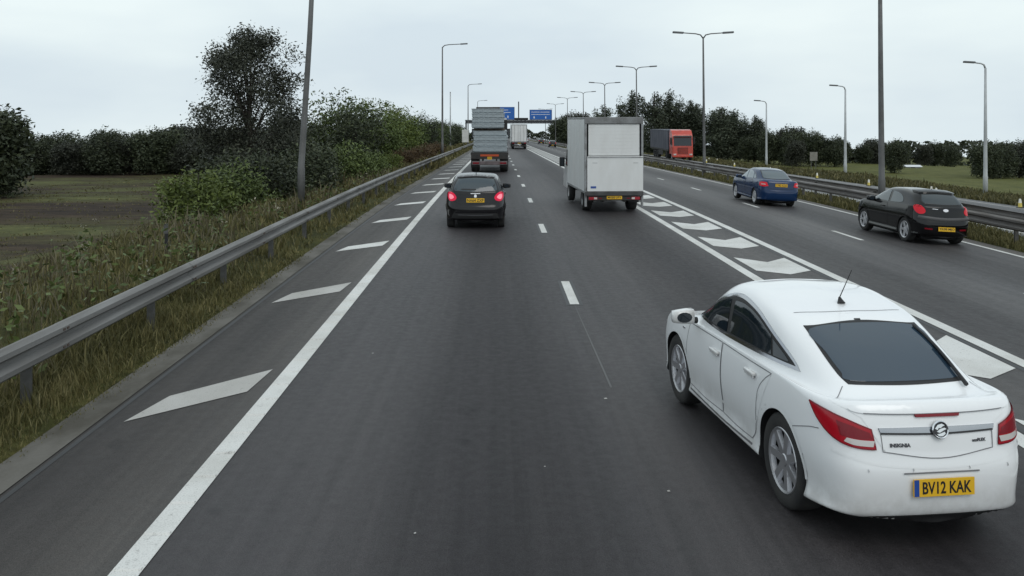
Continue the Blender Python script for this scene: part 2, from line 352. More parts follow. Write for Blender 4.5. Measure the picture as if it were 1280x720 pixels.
def car_body(p, S):
    """closed, arch-cut body mesh in final size; S scales x, y, z"""
    loops, F, Hh = car_cage(p)
    bm = bmesh.new(); vid = {}
    def V(side, r, c):
        x, y, z = loops[r][c]
        if abs(x) < 1e-6: side = 0
        k = (side, r, c)
        if k not in vid: vid[k] = bm.verts.new((x * (side or 1) * S[0], y * S[1], z * S[2]))
        return vid[k]
    for side in (-1, 1):
        for r in range(len(loops) - 1):
            for c in range(13):
                q = []
                for vv in (V(side, r, c), V(side, r, c+1), V(side, r+1, c+1), V(side, r+1, c)):
                    if vv not in q: q.append(vv)
                if len(q) > 2:
                    try: bm.faces.new(q if side > 0 else q[::-1])
                    except ValueError: pass
    bmesh.ops.remove_doubles(bm, verts=bm.verts[:], dist=1e-5)
    bmesh.ops.recalc_face_normals(bm, faces=bm.faces[:])
    me = bpy.data.meshes.new('cage'); bm.to_mesh(me); bm.free()
    o = bpy.data.objects.new('cage', me); COL.objects.link(o)
    md = o.modifiers.new('s', 'SUBSURF'); md.levels = 1; md.render_levels = 3
    n = len(me.vertices); tgt = np.empty(n * 3); me.vertices.foreach_get('co', tgt)
    dg = bpy.context.evaluated_depsgraph_get()
    cur = tgt.copy()
    for it in range(3):                       # pull the smoothed surface back through the drawn points
        dg.update(); ev = o.evaluated_get(dg).data
        a = np.empty(len(ev.vertices) * 3); ev.vertices.foreach_get('co', a)
        cur += (tgt - a[:n*3]) * .8
        me.vertices.foreach_set('co', cur); me.update()
    md.levels = 3
    cut = MB()
    for y in (p['ra'], p['fa']):
        rr = p['wr'] * p.get('arch', 1.12)
        for sx in (-1, 1):
            xs = (p['W'] * S[0] - .20, p['W'] * S[0] + .3)
            prf = [(xs[0] * sx, 1e-3), (xs[0] * sx, rr), (xs[1] * sx, rr), (xs[1] * sx, 1e-3)]
            cut.lathe_x(prf, 40, 0, y * S[1], p['wr'] * .98 )
            k = len(cut.v) - 160
            cut.f.append(tuple(k + i * 4 for i in range(40))); cut.f.append(tuple(k + i * 4 + 3 for i in range(40)))
    co = cut.build('cutter', None)
    b = o.modifiers.new('b', 'BOOLEAN'); b.operation = 'DIFFERENCE'; b.object = co; b.solver = 'EXACT'; b.use_self = True
    dg = bpy.context.evaluated_depsgraph_get(); dg.update()
    body = bpy.data.meshes.new_from_object(o.evaluated_get(dg))
    o.modifiers.remove(b); dg.update()
    ev = o.evaluated_get(bpy.context.evaluated_depsgraph_get()); whole = bmesh.new(); whole.from_mesh(ev.to_mesh()); bvh = BVHTree.FromBMesh(whole); whole.faces.ensure_lookup_table(); p['_nf'] = [[(v.co.copy(), v.normal.copy()) for v in f.verts] for f in whole.faces]; whole.free()
    bpy.data.objects.remove(o); bpy.data.objects.remove(co)
    body.materials.clear()
    mi = []
    for f in body.polygons:
        c = f.center; dark = 0
        for y in (p['ra'], p['fa']):
            dy, dz = c.y - y * S[1], c.z - p['wr'] * .98; rr = p['wr'] * p.get('arch', 1.12)
            rad = math.hypot(dy, dz)
            if rad < rr + .004 and abs(c.x) > p['W'] * S[0] - .26 and (abs(f.normal.x) > .98 and abs(c.x) < p['W']*S[0] - .19 or abs(rad - rr) < .012 and (f.normal.y * dy + f.normal.z * dz) / max(rad, 1e-4) < -.85): dark = 1
        if c.z < p.get('zb', .21) * S[2] + .035: dark = 1
        mi.append(dark)
    body.polygons.foreach_set('material_index', mi); body.polygons.foreach_set('use_smooth', [m == 0 for m in mi]); body.update()
    return body, bvh, F, Hh
def cr_poly(pts, k=6, closed=True):
    """smooth a polyline with Catmull-Rom; a point given with a third value stays a corner"""
    n = len(pts); out = []
    rng = range(n if closed else n - 1)
    for i in rng:
        p1, p2 = pts[i], pts[(i+1) % n]
        p0 = pts[(i-1) % n] if closed or i > 0 else p1
        p3 = pts[(i+2) % n] if closed or i < n - 2 else p2
        if len(p1) > 2: p0 = p1
        if len(p2) > 2: p3 = p2
        for j in range(k):
            t = j / k; o = []
            for a in (0, 1):
                m1, m2 = (p2[a]-p0[a])*.5, (p3[a]-p1[a])*.5
                if len(p1) > 2: m1 = (p2[a]-p1[a])
                if len(p2) > 2: m2 = (p2[a]-p1[a])
                o.append((2*t**3-3*t**2+1)*p1[a] + (t**3-2*t**2+t)*m1 + (-2*t**3+3*t**2)*p2[a] + (t**3-t**2)*m2)
            out.append(tuple(o))
    if not closed: out.append(tuple(pts[-1][:2]))
    return out
class Car:
    def __init__(s, name, p, S, loc, rz, paint, label, cat='car', group=None, tilt=0):
        s.p, s.S = p, S
        s.root = empty(name, loc, rz); s.root.rotation_euler = (0, tilt, rz); tag(s.root, label, cat, group)
        me, s.bvh, F, H = car_body(p, S)
        ub = MB().box(-p['W']*S[0]*.62, p['W']*S[0]*.62, p['yr']*S[1] + .35, p['yf']*S[1] - .35, .13, .26, .03).build('underbody_shade_box', UNDER, s.root)  # plain dark box added low down to deepen the shadow beneath the car
        s.body = link('body', me, [paint, UNDER], s.root); s.paint = paint
        s.F, s.H = F[3:11], H[3:11]; s.nf = p.pop('_nf')
    def belt(s, y): return float(np.interp(y, [q[1] for q in s.F], [q[2] for q in s.F]))
    def rim(s, y): return float(np.interp(y, [q[1] for q in s.H], [q[2] for q in s.H]))
    def sidepts(s, pts):
        """(y, fraction from belt to roof rim[, corner]) -> (y, z)"""
        return [(q[0], s.belt(q[0]) + (s.rim(q[0]) - s.belt(q[0])) * q[1], *q[2:]) for q in pts]
    def ray(s, uv, view):
        S = s.S
        if view in ('L', 'R'): o, d = Vector((-4 if view == 'L' else 4, uv[0]*S[1], uv[1]*S[2])), Vector((1 if view == 'L' else -1, 0, 0))
        elif view == 'B': o, d = Vector((uv[0]*S[0], -6, uv[1]*S[2])), Vector((0, 1, 0))
        elif view == 'F': o, d = Vector((uv[0]*S[0], 6, uv[1]*S[2])), Vector((0, -1, 0))
        elif view == 'T': o, d = Vector((uv[0]*S[0], uv[1]*S[1], 5)), Vector((0, 0, -1))
        else:                                       # ('C', sign, degrees): looking at a rear corner, u measured across the view
            _, sg, a = view; a = R(a); d = Vector((-sg*math.sin(a), math.cos(a), 0)); r = Vector((sg*math.cos(a), math.sin(a), 0))
            c = Vector((sg * s.p['W'] * S[0] * .8, (s.p['yr'] + .25) * S[1], 0)); o = c + r * uv[0] * S[0] - d * 4 + Vector((0, 0, uv[1]*S[2]))
        h, n, i, dd = s.bvh.ray_cast(o, d)
        return (h, n if h is None else s.soft(h, n, i), i, dd)
    def soft(s, h, n, i):
        """surface normal blended from the corners of the face that was met"""
        a = Vector((0, 0, 0))
        for co, vn in s.nf[i]: a += vn / max(1e-6, (co - h).length_squared)
        return a.normalized()
    def near(s, q):
        h, n, i, dd = s.bvh.find_nearest(q); return h, (n if h is None else s.soft(h, n, i))
    def even(s, me):
        me.normals_split_custom_set_from_vertices([tuple(s.near(v.co)[1]) for v in me.vertices]); me.update()
    def patch(s, name, poly, view, m, off=.004, parent=None, step=.05, rim=True, smooth=True):
        bm = bmesh.new(); vs = [bm.verts.new((q[0], q[1], 0)) for q in poly]
        try: bm.faces.new(vs)
        except ValueError: bm.free(); return None
        bmesh.ops.triangulate(bm, faces=bm.faces[:])
        lo = [min(q[k] for q in poly) for k in (0, 1)]; hi = [max(q[k] for q in poly) for k in (0, 1)]
        for k, nrm in ((0, (1, 0, 0)), (1, (0, 1, 0))):
            c = lo[k] + step
            while c < hi[k]:
                bmesh.ops.bisect_plane(bm, geom=bm.verts[:] + bm.edges[:] + bm.faces[:], plane_co=(c, 0, 0) if k == 0 else (0, c, 0), plane_no=nrm); c += step
        bad = []; nm = {}
        for q in bm.verts:
            h, n, _, _ = s.ray((q.co.x, q.co.y), view)
            if h is None: bad.append(q); continue
            q.co = h + n * off; nm[q] = n.copy()
        if bad: bmesh.ops.delete(bm, geom=bad, context='VERTS')
        bmesh.ops.dissolve_degenerate(bm, dist=1e-4, edges=bm.edges[:])
        if rim:
            ed = [e for e in bm.edges if e.is_boundary]; r = bmesh.ops.extrude_edge_only(bm, edges=ed)
            for q in [g for g in r['geom'] if isinstance(g, bmesh.types.BMVert)]:
                h, n = s.near(q.co)
                if h is not None: q.co = h - n * .004
            for f in [g for g in r['geom'] if isinstance(g, bmesh.types.BMFace)]: f.smooth = False
        # faces outward
        ctr = Vector((0, 0, .6))
        for f in bm.faces:
            h, n, _, _ = s.bvh.find_nearest(f.calc_center_median())
            if h is not None and f.normal.dot(n) < -.2: f.normal_flip()
            f.smooth = smooth
        me = bpy.data.meshes.new(name); bm.to_mesh(me); bm.free()
        if smooth: s.even(me)
        return link(name, me, m, parent or s.root)
    def seam(s, name, pts, view, m, w=.007, off=.0022, parent=None, closed=False, k=6, dense=.04):
        q = cr_poly(pts, k, closed)
        if closed: q.append(q[0])
        r = [q[0]]
        for a, b in zip(q, q[1:]):
            n = max(1, int(math.dist(a, b) / dense))
            r += [(a[0] + (b[0]-a[0])*i/n, a[1] + (b[1]-a[1])*i/n) for i in range(1, n+1)]
        v, f = [], []; last = None
        hits = []
        for uv in r:
            h, n, _, _ = s.ray(uv, view)
            if h is not None: hits.append((h, n))
        for i, (h, n) in enumerate(hits):
            d = (hits[min(i+1, len(hits)-1)][0] - hits[max(i-1, 0)][0])
            if d.length < 1e-6: d = Vector((0, 0, 1))
            t = d.normalized().cross(n).normalized() * w / 2
            v += [h + t + n * off, h + n * (off + (w * .25 if w > .011 else 0)), h - t + n * off]
        for i in range(len(hits) - 1):
            if (hits[i+1][0] - hits[i][0]).length < .25: f += [(3*i, 3*i+1, 3*i+4, 3*i+3), (3*i+1, 3*i+2, 3*i+5, 3*i+4)]
        if f:
            a, b, d_ = (Vector(v[i]) for i in f[0][:3]); g = (b - a).cross(d_ - a)
            if g.dot(hits[0][1]) < 0: f = [q[::-1] for q in f]
        me = mesh(name, v, f, True)
        if w <= .02 or m is s.paint: s.even(me)
        return link(name, me, m, parent or s.root)
    def at(s, uv, view):
        h, n, _, _ = s.ray(uv, view); return h, n
    def place(s, name, me, uv, view, m, off=.004, parent=None, upright=True, up=(0, 0, 1), nrm=None):
        """lay a flat mesh (drawn in its XY plane) on the surface"""
        h, n = s.at(uv, view)
        if nrm is not None: n = Vector(nrm).normalized()
        z = n.normalized(); x = Vector(up).cross(z).normalized(); y = z.cross(x)
        o = link(name, me, m, parent or s.root); M = Matrix((x, y, z)).transposed().to_4x4(); M.translation = h + z * off; o.matrix_local = M; return o
    def wheels(s, style, rimmat, width=.21):
        wr = s.p['wr']; x0 = s.p['W'] * s.S[0] - width - .02
        for y in (s.p['ra'], s.p['fa']):
            for sx in (-1, 1):
                w = empty('wheel', (0, 0, 0), 0, s.root); w.location = (sx * (x0 + width/2), y * s.S[1], wr)
                make_wheel(w, wr, width, sx, style, rimmat)
WHEEL_CACHE = {}
def make_wheel(w, wr, width, sx, style, rimmat):
    key = (round(wr, 3), round(width, 3), sx, style)
    if key not in WHEEL_CACHE:
        h = width / 2; rr = wr * .685
        t = MB(); t.lathe_x([(-h*.92, rr), (-h, rr*1.12), (-h*.98, wr*.93), (-h*.80, wr*.99), (-h*.5, wr), (0, wr), (h*.5, wr), (h*.80, wr*.99), (h*.98, wr*.93), (h, rr*1.12), (h*.92, rr), (h*.5, rr*.97), (-h*.5, rr*.97), (-h*.92, rr)], 40)
        r = MB(); e = h * sx
        r.lathe_x([(e*.55, rr*.88), (e*.90, rr*.915), (e*.97, rr*.985), (e*.90, rr*1.015), (e*.6, rr*1.0)], 40)
        n, spread, dish = style
        r.lathe_x([(e*.86, .001), (e*.86, rr*.17), (e*.78, rr*.22), (e*.4, rr*.22)], 20)
        for k in range(n):
            a = 2 * math.pi * k / n
            for (off, wid) in (((-spread, .085), (spread, .085)) if spread else ((0, .15),)):
                pr = []
                for (rad, ww, xx) in ((.16, wid * 1.25, .80), (.5, wid, .84), (.92, wid * 1.05, .88)):
                    aa = a + off * (.25 + rad * .75)
                    c, sn = math.cos(aa), math.sin(aa); tx, tz = -sn, c
                    for q, dx in ((-1, -.30), (-.75, 0), (.75, 0), (1, -.30)):
                        pr.append((e * (xx + dx * dish), rr * (rad * c + q * ww * tx), rr * (rad * sn + q * ww * tz)))
                r.add(pr, [(i*4+j, i*4+j+1, i*4+4+j+1, i*4+4+j) for i in range(2) for j in range(3)])
        d = MB(); d.lathe_x([(e*.35, .001), (e*.35, rr*.9)], 24)
        g = MB(); g.lathe_x([(e*.46, rr*.30), (e*.46, rr*.62), (e*.36, rr*.62)], 24)
        WHEEL_CACHE[key] = (t.build('tyre', TYRE), r.build('rim', rimmat), d.build('brake_backing', BLACK), g.build('brake_disc', mat('brake_steel', (.25, .25, .26), .45, 1)))
        for q in WHEEL_CACHE[key]:
            for f in q.data.polygons: f.use_smooth = True
        for q in WHEEL_CACHE[key][1:2]:
            for f in q.data.polygons: f.use_smooth = False
        for q in WHEEL_CACHE[key]: q.parent = w
        return
    for q in WHEEL_CACHE[key]:
        c = q.copy(); COL.objects.link(c); c.parent = w
        if q.name.startswith('rim'): c.data = q.data
UNDER = mat('underbody_black', (.012, .012, .013), .8)
TYRE = dirt_mat('tyre_rubber', (.018, .018, .019), (.035, .034, .032), 6, .85)
BLACK = mat('black_plastic', (.012, .012, .013), .6)
SEAM = mat('panel_gap', (.16, .16, .17), .7)
GLASS = mat('tinted_glass', (.010, .016, .022), .04, spec=.6)
GLASS2 = mat('clear_car_glass', (.05, .07, .08), .03, spec=.9)
CHROME = mat('chrome', (.75, .76, .78), .12, 1)
ALLOY = mat('alloy_silver', (.50, .50, .52), .32, .85)
RED = mat('tail_light_red', (.36, .004, .014), .15, coat=.3, spec=.3)
REDDARK = mat('tail_light_deep_red', (.19, .004, .012), .2, coat=.3, spec=.3)
LENS = mat('clear_lamp_lens', (.55, .52, .5), .12, coat=1)
YELLOW = mat('plate_yellow', (.72, .42, .015), .5); INK = mat('plate_ink', (.01, .01, .012), .5); BLUE = mat('plate_blue', (.01, .06, .30), .5)
WHITEP = mat('white_paint', (.80, .81, .82), .28, coat=.8)
def grime(m, c, c2, z0, z1, amt):
    n, l, b = nodes(m); t = n.new('ShaderNodeTexCoord'); sp = n.new('ShaderNodeSeparateXYZ'); l.new(t.outputs['Object'], sp.inputs[0])
    f = noise_node(n, l, t.outputs['Object'], 5, 5, .65); k = n.new('ShaderNodeMath'); k.operation = 'MULTIPLY'
    l.new(maprange(n, l, sp.outputs['Z'], z0, z1, amt, 0), k.inputs[0]); l.new(maprange(n, l, f, .3, .65, .3, 1), k.inputs[1])
    l.new(mixc(n, l, c, c2, k.outputs[0]), b.inputs['Base Color'])
grime(WHITEP, (.80, .81, .82), (.30, .28, .25), .22, .62, .5)
def plate(car, uv, view, text, w=.52, h=.111, nrm=None, blue=True, off=.012):
    S = car.S; w *= S[0]; h *= S[2]
    m = MB(); m.box(-w/2, w/2, -h/2, h/2, -.004, .004, .0015); me = m.build('number_plate', YELLOW); d = me.data; bpy.data.objects.remove(me)
    pl = car.place('number_plate', d, uv, view, None, off, nrm=nrm)
    if blue:
        q = MB(); q.box(-w/2 + .004, -w/2 + w*.09, -h/2 + .003, h/2 - .003, .003, .0052); q.build('country_band', BLUE, pl)
    tm = text_mesh(text, h * .98, .0006, bold=.0018 * h / .1)
    xs = [v.co.x for v in tm.vertices]; k = (w * (.80 if blue else .92)) / max(1e-6, max(xs) - min(xs)); k = min(k, 1.15); mid = (max(xs)+min(xs))/2
    ysv = [v.co.y for v in tm.vertices]; ym = (max(ysv)+min(ysv))/2; ky = h*.70/(max(ysv)-min(ysv))
    for v in tm.vertices: v.co.x = (v.co.x - mid) * k + (w * .045 if blue else 0); v.co.y = (v.co.y - ym) * ky
    o = link('registration_letters', tm, INK, pl); o.location.z = .0052
    return pl
# ------------------------------------------------------------------ the white hatchback alongside
def mirror_unit(car, x, y, z, sg, shell, s=1.0):
    """door mirror: rounded shell, dark glass and stalk"""
    bm = bmesh.new(); bmesh.ops.create_cube(bm, size=1)
    for q in bm.verts:
        tap = .75 if q.co.x * sg > 0 else 1.0
        q.co = (q.co.x * .20 * s, q.co.y * .12 * s * tap + (-.02 if q.co.x * sg > 0 else 0), q.co.z * .135 * s * tap)
    bmesh.ops.subdivide_edges(bm, edges=bm.edges[:], cuts=2, use_grid_fill=True)
    bmesh.ops.smooth_vert(bm, verts=bm.verts[:], factor=.6, use_axis_x=True, use_axis_y=True, use_axis_z=True)
    for q in bm.verts: q.co *= 1.22
    for f in bm.faces: f.smooth = True
    me = bpy.data.meshes.new('door_mirror'); bm.to_mesh(me); bm.free()
    o = link('door_mirror', me, shell, car.root); o.location = (sg * x, y, z)
    g = MB(); n = 14; pts = [(.080*s*math.cos(2*math.pi*k/n), -.082*s, .052*s*math.sin(2*math.pi*k/n)) for k in range(n)]
    g.add(pts + [(a, b + .01, c) for a, b, c in pts], [tuple(range(n))] + [(k, (k+1) % n, n+(k+1) % n, n+k) for k in range(n)]); g.build('mirror_glass', GLASS, o)
    a = MB(); a.tube([(-sg*.05*s, .0, -.04*s), (-sg*.16*s, .01, -.05*s)], [.03*s, .035*s], 8); a.build('stalk', BLACK, o)
    return o
HW = dict(W=.928, yr=-2.415, yf=2.415, ra=-1.40, fa=1.452, wr=.355, fine=True, arch=1.13,
          zd=[.69, .69, .70, .73, .77, .79, .79, .78, .77, .75, .70, .66, .62, .60],
          zs=[1.0, 1.0, .992, .98, .975, .975, .965, .95, .935, .91, .86, .80, .75, .73],
          gy=-2.03, gz=1.035, wy=1.28, wz=.985, ry=-1.12, rz=1.378, ty=.40, tz=1.44, RW=.675, H=1.53, ein=.095, deck=.0, din=.03, gc=.62, r2=.09, r3=.31)
HS = (.815, .865, 1.0)
HERO_LOC = (2.775, 7.93)
hero = Car('white_car', HW, HS, (HERO_LOC[0], HERO_LOC[1], 0), .115, WHITEP, 'glossy white hatchback with dark tinted windows in the lane close by')
def dress_hero(c):
    for side in 'LR':
        sg = -1 if side == 'L' else 1
        # daylight opening: chrome band, black pillars, panes
        dlo = c.sidepts([(1.04, .07, 1), (.80, .28), (.52, .60), (.20, .84), (-.15, .93), (-.55, .86), (-.98, .64), (-1.30, .36), (-1.47, .15), (-1.41, .11), (-.6, .08), (.2, .055)])
        c.patch('window_trim', cr_poly(dlo), side, mat('dark_chrome', (.42, .43, .46), .12, 1), .004, step=.06)
        mid = (-.14, 1.16)
        ins = c.sidepts([(.97, .115, 1), (.78, .275), (.50, .56), (.18, .78), (-.15, .86), (-.55, .79), (-.96, .58), (-1.26, .33), (-1.39, .20), (-1.33, .175), (-.6, .145), (.2, .11)])
        fr = c.patch('window_surround', cr_poly(ins), side, BLACK, .007, step=.06)
        c.patch('side_window', cr_poly(c.sidepts([(.90, .14, 1), (.74, .28), (.47, .55), (.17, .74), (.07, .765, 1), (.03, .135, 1), (.4, .135)])), side, GLASS, .010, step=.06)
        c.patch('side_window', cr_poly(c.sidepts([(-.04, .775, 1), (-.30, .79), (-.60, .735), (-.93, .56, 1), (-1.0, .20, 1), (-.5, .175), (-.04, .15, 1)])), side, GLASS, .010, step=.06)
        c.patch('quarter_window', cr_poly(c.sidepts([(-.97, .51, 1), (-1.14, .38), (-1.27, .26), (-1.30, .215), (-1.24, .205), (-1.04, .20, 1)])), side, GLASS, .010, step=.05)
        # doors with their gaps and handles
        fd = [(1.02, .925, 1), (.5, .935), (.03, .945, 1), (.0, .6), (-.02, .33, 1), (.5, .315), (.98, .33, 1), (1.06, .6), (1.05, .8)]
        rd = [(.01, .945, 1), (-.6, .95), (-1.17, .96, 1), (-1.05, .89), (-.94, .78), (-.90, .6), (-.86, .42), (-.78, .33, 1), (-.4, .32), (-.04, .33, 1), (-.02, .6)]
        for poly, hy, hz in ((fd, .17, .835), (rd, -.76, .875)):
            d = c.patch('door', cr_poly(poly), side, WHITEP, .0018, step=.07)
            c.seam('door_gap', poly, side, SEAM, .008, .0032, d, closed=True)
            h, n = c.at((hy, hz), side)
            m = MB(); m.box(-.018, .018, -.095, .095, -.014, .014, .008); m.box(-.012, .004, -.085, .085, -.03, -.012, .004)
            o = m.build('door_handle', WHITEP, d); o.location = h + n * .02
            for f in o.data.polygons: f.use_smooth = True
        c.seam('sill_trim', [(-.80, .285), (.0, .27), (.95, .285)], side, CHROME, .018, .002)
        c.seam('bumper_gap', [(-2.05, .80), (-1.92, .775), (-1.66, .70)], side, SEAM, .006, .0025)
        mirror_unit(c, .89, .74*.9, 1.045, sg, WHITEP, .95)
        c.seam('wing_crease', [(-.9, .50), (0, .42), (.85, .40)], side, WHITEP, .03, .002)
        c.place('side_badge', MB().box(-.035, .035, -.008, .008, 0, .004).build('side_badge', CHROME).data, (1.2, .84), side, None, .002)
        # wheel arch lips
        for y in (HW['ra'], HW['fa']):
            rr = HW['wr'] * 1.145
            pts = [(y + rr * math.cos(R(a)) / HS[1], (HW['wr']*.98 + rr * math.sin(R(a))) / HS[2]) for a in range(-4, 186, 10)]
            c.seam('arch_lip', pts, side, WHITEP, .035, .003)
    for o in [k for k in bpy.data.objects if k.parent is None and k.name.startswith('side_badge')]: bpy.data.objects.remove(o)
    # tailgate
    tg = c.patch('tailgate', cr_poly([(-.47, .715, 1), (0, .675), (.47, .715, 1), (.50, .86), (.72, .97, 1), (.70, 1.02), (-.70, 1.02), (-.72, .97, 1), (-.50, .86)]), 'B', WHITEP, .003, step=.06)
    c.seam('tailgate_gap', [(-.50, .86), (-.49, .72, 1), (0, .672), (.49, .72, 1), (.50, .86)], 'B', SEAM, .006, .0045)
    for sg in (-1, 1):
        c.seam('tailgate_gap', [(sg*.60, -1.93), (sg*.675, -2.0), (sg*.75, -2.08)], 'T', SEAM, .006, .003)
    lip = c.patch('spoiler_lip', cr_poly([(-.70, .995), (-.4, 1.01), (0, 1.014), (.4, 1.01), (.70, .995), (.66, .965), (.3, .961), (0, .961), (-.3, .961), (-.66, .965)]), 'B', WHITEP, .012, step=.06)
    c.patch('high_brake_light', [(-.19, .938), (.19, .938), (.20, .957), (-.20, .957)], 'B', REDDARK, .017, step=.06)
    # rear screen
    c.patch('rear_screen_frit', cr_poly([(-.545, 1.066, 1), (0, 1.058), (.545, 1.066, 1), (.575, 1.11), (.585, 1.20), (.575, 1.337, 1), (0, 1.365), (-.575, 1.337, 1), (-.585, 1.20), (-.575, 1.11)]), 'B', BLACK, .004, step=.05)
    c.patch('rear_window', cr_poly([(-.51, 1.082), (0, 1.074), (.51, 1.082), (.54, 1.12), (.552, 1.21), (.54, 1.322), (0, 1.35), (-.54, 1.322), (-.552, 1.21), (-.54, 1.12)]), 'B', mat('rear_screen_glass', (.022, .040, .062), .05, spec=.7), .008, step=.05)
    c.seam('roof_joint', [(-.56, -.96), (-.3, -1.0), (0, -1.012), (.3, -1.0), (.56, -.96)], 'T', SEAM, .006, .003)
    c.patch('roof_joint_cover', [(-.03, 1.367), (.03, 1.367), (.03, 1.372), (-.03, 1.372)], 'B', BLACK, .005, step=.05)
    # rear wiper parked along the right-hand side of the screen
    def over(pts, r, name, m, parent, lift):
        q = []
        for uv in pts:
            h, n = c.at(uv, 'B'); q.append(h + n * lift)
        return MB().tube(q, r, 6).build(name, m, parent)
    w = over([(.50, 1.035), (.51, 1.08), (.515, 1.14), (.515, 1.22)], [.016, .013, .011, .008], 'rear_wiper', BLACK, c.root, .03)
    over([(.525, 1.13), (.53, 1.20), (.52, 1.27), (.50, 1.32)], .010, 'wiper_blade', BLACK, w, .02)
    # lights
    for sg in (-1, 1):
        V = ('C', sg, 45)
        t = c.patch('tail_light', cr_poly([(.30, .955, 1), (.13, .945), (-.06, .915), (-.235, .862, 1), (-.275, .735, 1), (-.15, .742), (-.02, .765), (.10, .81), (.21, .875)]), V, RED, .010, step=.04)
        c.patch('lamp_lens', cr_poly([(-.05, .775, 1), (-.13, .758), (-.255, .752, 1), (-.262, .79, 1), (-.16, .793), (-.07, .80, 1)]), V, LENS, .014, t, step=.03)
        c.patch('inner_lamp', cr_poly([(.02, .90, 1), (-.10, .88), (-.225, .842, 1), (-.25, .80, 1), (-.14, .80), (-.02, .81, 1)]), V, REDDARK, .0125, t, step=.03)
        c.seam('lamp_rim', [(.30, .955, 1), (.13, .945), (-.06, .915), (-.235, .862, 1), (-.275, .735, 1), (-.15, .742), (-.02, .765), (.10, .81), (.21, .875)], V, REDDARK, .012, .009, t, closed=True)
    # chrome bar, emblem, lettering
    bar = c.patch('chrome_bar', cr_poly([(-.505, .845, 1), (0, .838), (.505, .845, 1), (.515, .872, 1), (0, .875), (-.515, .872, 1)]), 'B', mat('dark_chrome', (.42, .43, .46), .12, 1), .014, step=.05)
    c.seam('bar_shade_line', [(-.50, .838), (0, .831), (.50, .838)], 'B', mat('bar_shade_dark', (.03, .03, .032), .4), .012, .012)  # dark strip painted as the dark reflection and shade below the chrome bar
    c.seam('lip_shade_line', [(-.62, .963), (-.3, .9585), (0, .9585), (.3, .9585), (.62, .963)], 'B', SEAM, .006, .0125)  # grey line drawn as the shadow beneath the spoiler lip
    e = MB(); n = 28; ring = []
    for k in range(n):
        a = 2*math.pi*k/n
        for (r, z) in ((.058, .0), (.060, .008), (.055, .013), (.050, .009), (.049, 0)): ring.append((r*math.cos(a), r*math.sin(a), z))
    e.add(ring, [(k*5+i, ((k+1) % n)*5+i, ((k+1) % n)*5+i+1, k*5+i+1) for k in range(n) for i in range(4)])
    eb = e.build('emblem', CHROME); d = eb.data; bpy.data.objects.remove(eb)
    em = c.place('emblem', d, (0, .858), 'B', None, .022)
    b = MB(); b.add([(.05*math.cos(2*math.pi*k/24), .05*math.sin(2*math.pi*k/24), .002) for k in range(24)], [tuple(range(24))]); b.build('emblem_backing', mat('emblem_dark', (.05, .05, .055), .3, .5), em)
    g = MB()   # winged beast: head and beak, raised wing, tail
    for poly in ([(-.042, .008), (-.02, .034), (.012, .042), (.034, .03), (.018, .024), (.002, .012), (-.014, .014), (-.022, .0)],
                 [(-.03, -.012), (-.004, .006), (.03, .014), (.046, .004), (.028, -.002), (.008, -.012), (-.01, -.02)],
                 [(-.03, -.03), (.0, -.024), (.03, -.014), (.036, -.028), (.012, -.044), (-.014, -.044)]):
        nn = len(poly); g.add([(x, y, .003) for x, y in poly] + [(x*.95, y*.95, .009) for x, y in poly], [tuple(range(nn, 2*nn))] + [(k, (k+1) % nn, nn+(k+1) % nn, nn+k) for k in range(nn)])
    g.build('emblem_relief', CHROME, em)
    c.place('model_badge', text_mesh('INSIGNIA', .034, .002, bold=.001), (-.345, .76), 'B', mat('badge_grey', (.10, .10, .11), .35, .6), .006)
    c.place('trim_badge', text_mesh('ecoFLEX', .028, .002, bold=.001), (.36, .775), 'B', mat('badge_grey', (.1, .1, .1)), .006)
    # bumper, plate recess, diffuser
    c.seam('bumper_crease', [(-.84, .70), (-.5, .64), (0, .62), (.5, .64), (.84, .70)], 'B', WHITEP, .03, .002)
    c.seam('recess_gap', [(-.335, .582), (0, .585), (.335, .582)], 'B', SEAM, .010, .009)
    plate(c, (-.0, .49), 'B', 'BV12 KAK', .54, .118, nrm=(0, -1, .02), off=.018)
    for x in (-.62, -.25, .25, .62):
        c.place('parking_sensor', MB().lathe_x([(.0, .012), (.003, .010), (.003, .0005)], 12).build('parking_sensor', WHITEP).data, (x, .60 if abs(x) > .5 else .605), 'B', None, .001)
    for o in [k for k in bpy.data.objects if k.parent is None and k.name.startswith('parking_sensor')]: bpy.data.objects.remove(o)
    c.patch('diffuser', cr_poly([(-.60, .275), (-.2, .285), (.2, .285), (.60, .275), (.52, .235), (-.52, .235)]), 'B', BLACK, .006, step=.05)
    # front end and roof
    c.patch('windscreen', cr_poly([(-.72, 1.02, 1), (0, 1.03), (.72, 1.02, 1), (.64, 1.16), (.53, 1.35, 1), (0, 1.375), (-.53, 1.35, 1), (-.64, 1.16)]), 'F', GLASS, .005, step=.06)
    for sg in (-1, 1):
        c.patch('headlight', cr_poly([(sg*.52, .66), (sg*.62, .76), (sg*.82, .80), (sg*.86, .74), (sg*.74, .66)]), 'F', LENS, .006, step=.05)
    c.patch('grille', cr_poly([(-.40, .50, 1), (.40, .50, 1), (.46, .66, 1), (-.46, .66, 1)]), 'F', BLACK, .006, step=.06)
    h, n = c.at((0, -.86), 'T')
    a = MB(); a.tube([h, h + Vector((0, .02, .03)), h + Vector((0, .03, .05))], [.035, .018, .008], 10); an = a.build('aerial', BLACK, c.root)
    MB().tube([h + Vector((0, .028, .045)), h + Vector((.02, -.13, .30))], [.005, .003], 6).build('aerial_rod', BLACK, an)
    c.wheels((7, 0, 1.0), ALLOY, .22)
dress_hero(hero)
